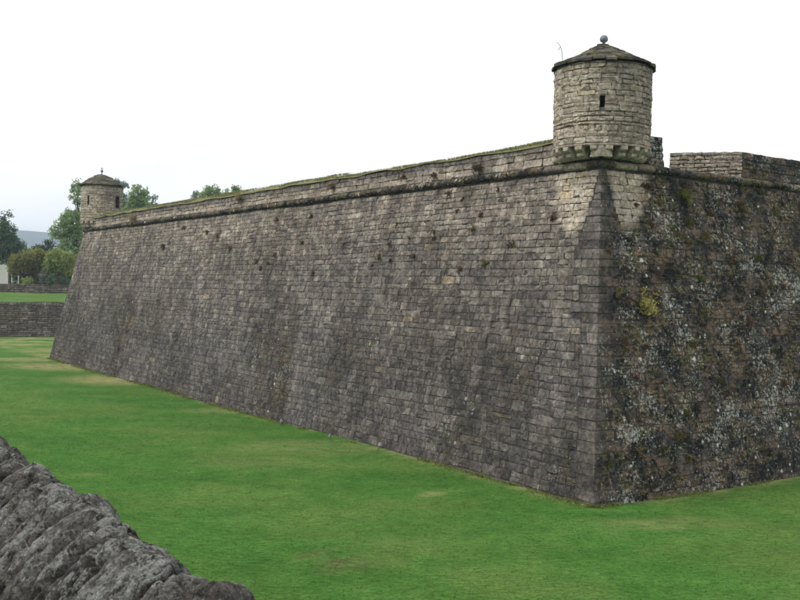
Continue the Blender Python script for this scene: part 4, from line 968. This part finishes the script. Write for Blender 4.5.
# front wall with real openings
xs_ = sorted({hx1 - hw, hx1, *[x + s * .5 for (x, z) in wins for s in (-1, 1)], hx1 - 2.2, hx1 - 1.2}); zs_ = sorted({hz0, hz1, 6.3, 7.5, 4.3, 5.5, 3.55, 5.7})
def op(x, z): return any(abs(x - a) < .5 and abs(z - b) < .6 for (a, b) in wins) or (hx1 - 2.2 < x < hx1 - 1.2 and 3.55 < z < 5.7)
for i in range(len(xs_) - 1):
    for j in range(len(zs_) - 1):
        if not op((xs_[i] + xs_[i + 1]) / 2, (zs_[j] + zs_[j + 1]) / 2): mb.box(((xs_[i] + xs_[i + 1]) / 2, hy0 + .15, (zs_[j] + zs_[j + 1]) / 2), (xs_[i + 1] - xs_[i], .3, zs_[j + 1] - zs_[j]))
mb.box((hx1 - .15, hy0 + .3 + (hd - .3) / 2, (hz0 + hz1) / 2), (.3, hd - .3, hz1 - hz0)); mb.box((hx1 - hw + .15, hy0 + .3 + (hd - .3) / 2, (hz0 + hz1) / 2), (.3, hd - .3, hz1 - hz0)); mb.box((cx, hy0 + hd - .15, (hz0 + hz1) / 2), (hw - .6, .3, hz1 - hz0))
mb.build('wall', M['render'], house)
for (x, z) in wins:
    wo = MB().box((x, hy0 + .2, z), (1.0, .06, 1.2)).build('window', M['glass'], house)
    MB().box((x, hy0 + .14, z), (.05, .05, 1.2)).box((x - .475, hy0 + .14, z), (.05, .05, 1.2)).box((x + .475, hy0 + .14, z), (.05, .05, 1.2)).box((x, hy0 + .135, z + .57), (1, .05, .06)).box((x, hy0 + .135, z - .57), (1, .05, .06)).build('frame', M['wood'], wo)
dr = MB().box((hx1 - 1.7, hy0 + .2, 4.62), (1.0, .08, 2.14)).build('door', M['wood'], house); MB().box((hx1 - 1.35, hy0 + .13, 4.6), (.04, .06, .14)).build('handle', M['finial'], dr)
mb = MB(); o = .6; V = [[hx1 - hw - o, hy0 - o, hz1 - .02], [hx1 + o, hy0 - o, hz1 - .02], [hx1 + o, hy0 + hd + o, hz1 - .02], [hx1 - hw - o, hy0 + hd + o, hz1 - .02]]
V += [[x, y, z + .15] for (x, y, z) in V] + [[hx1 - hw + 3, cy, hz1 + 2.0], [hx1 - 3, cy, hz1 + 2.0]]
mb.add(V, [[3, 2, 1, 0], [0, 1, 5, 4], [1, 2, 6, 5], [2, 3, 7, 6], [3, 0, 4, 7], [4, 5, 9, 8], [5, 6, 9], [6, 7, 8, 9], [7, 4, 8]]); rf = mb.build('roof', M['tile'], house)
MB().box((hx1 - 5, cy - .5, hz1 + 1.9), (.7, .6, 1.6)).box((hx1 - 5, cy - .5, hz1 + 2.76), (.85, .75, .1)).build('chimney', M['render'], rf)

# ------------------------------------------------------------------ haze between here and the hills
hm = bpy.data.materials.new('valley_haze'); hm.use_nodes = True; hn = hm.node_tree; hn.nodes.clear()
ho = hn.nodes.new('ShaderNodeOutputMaterial'); hv = hn.nodes.new('ShaderNodeVolumePrincipled'); hv.inputs['Color'].default_value = (.68, .82, 1, 1); hv.inputs['Density'].default_value = .00042; hv.inputs['Anisotropy'].default_value = .2
hn.links.new(hv.outputs[0], ho.inputs['Volume'])
hz = MB().box((-800, 1550, 60), (5200, 5400, 132)).build('haze', hm, kind='stuff'); tag(hz, 'thin pale blue haze over the valley', 'haze')
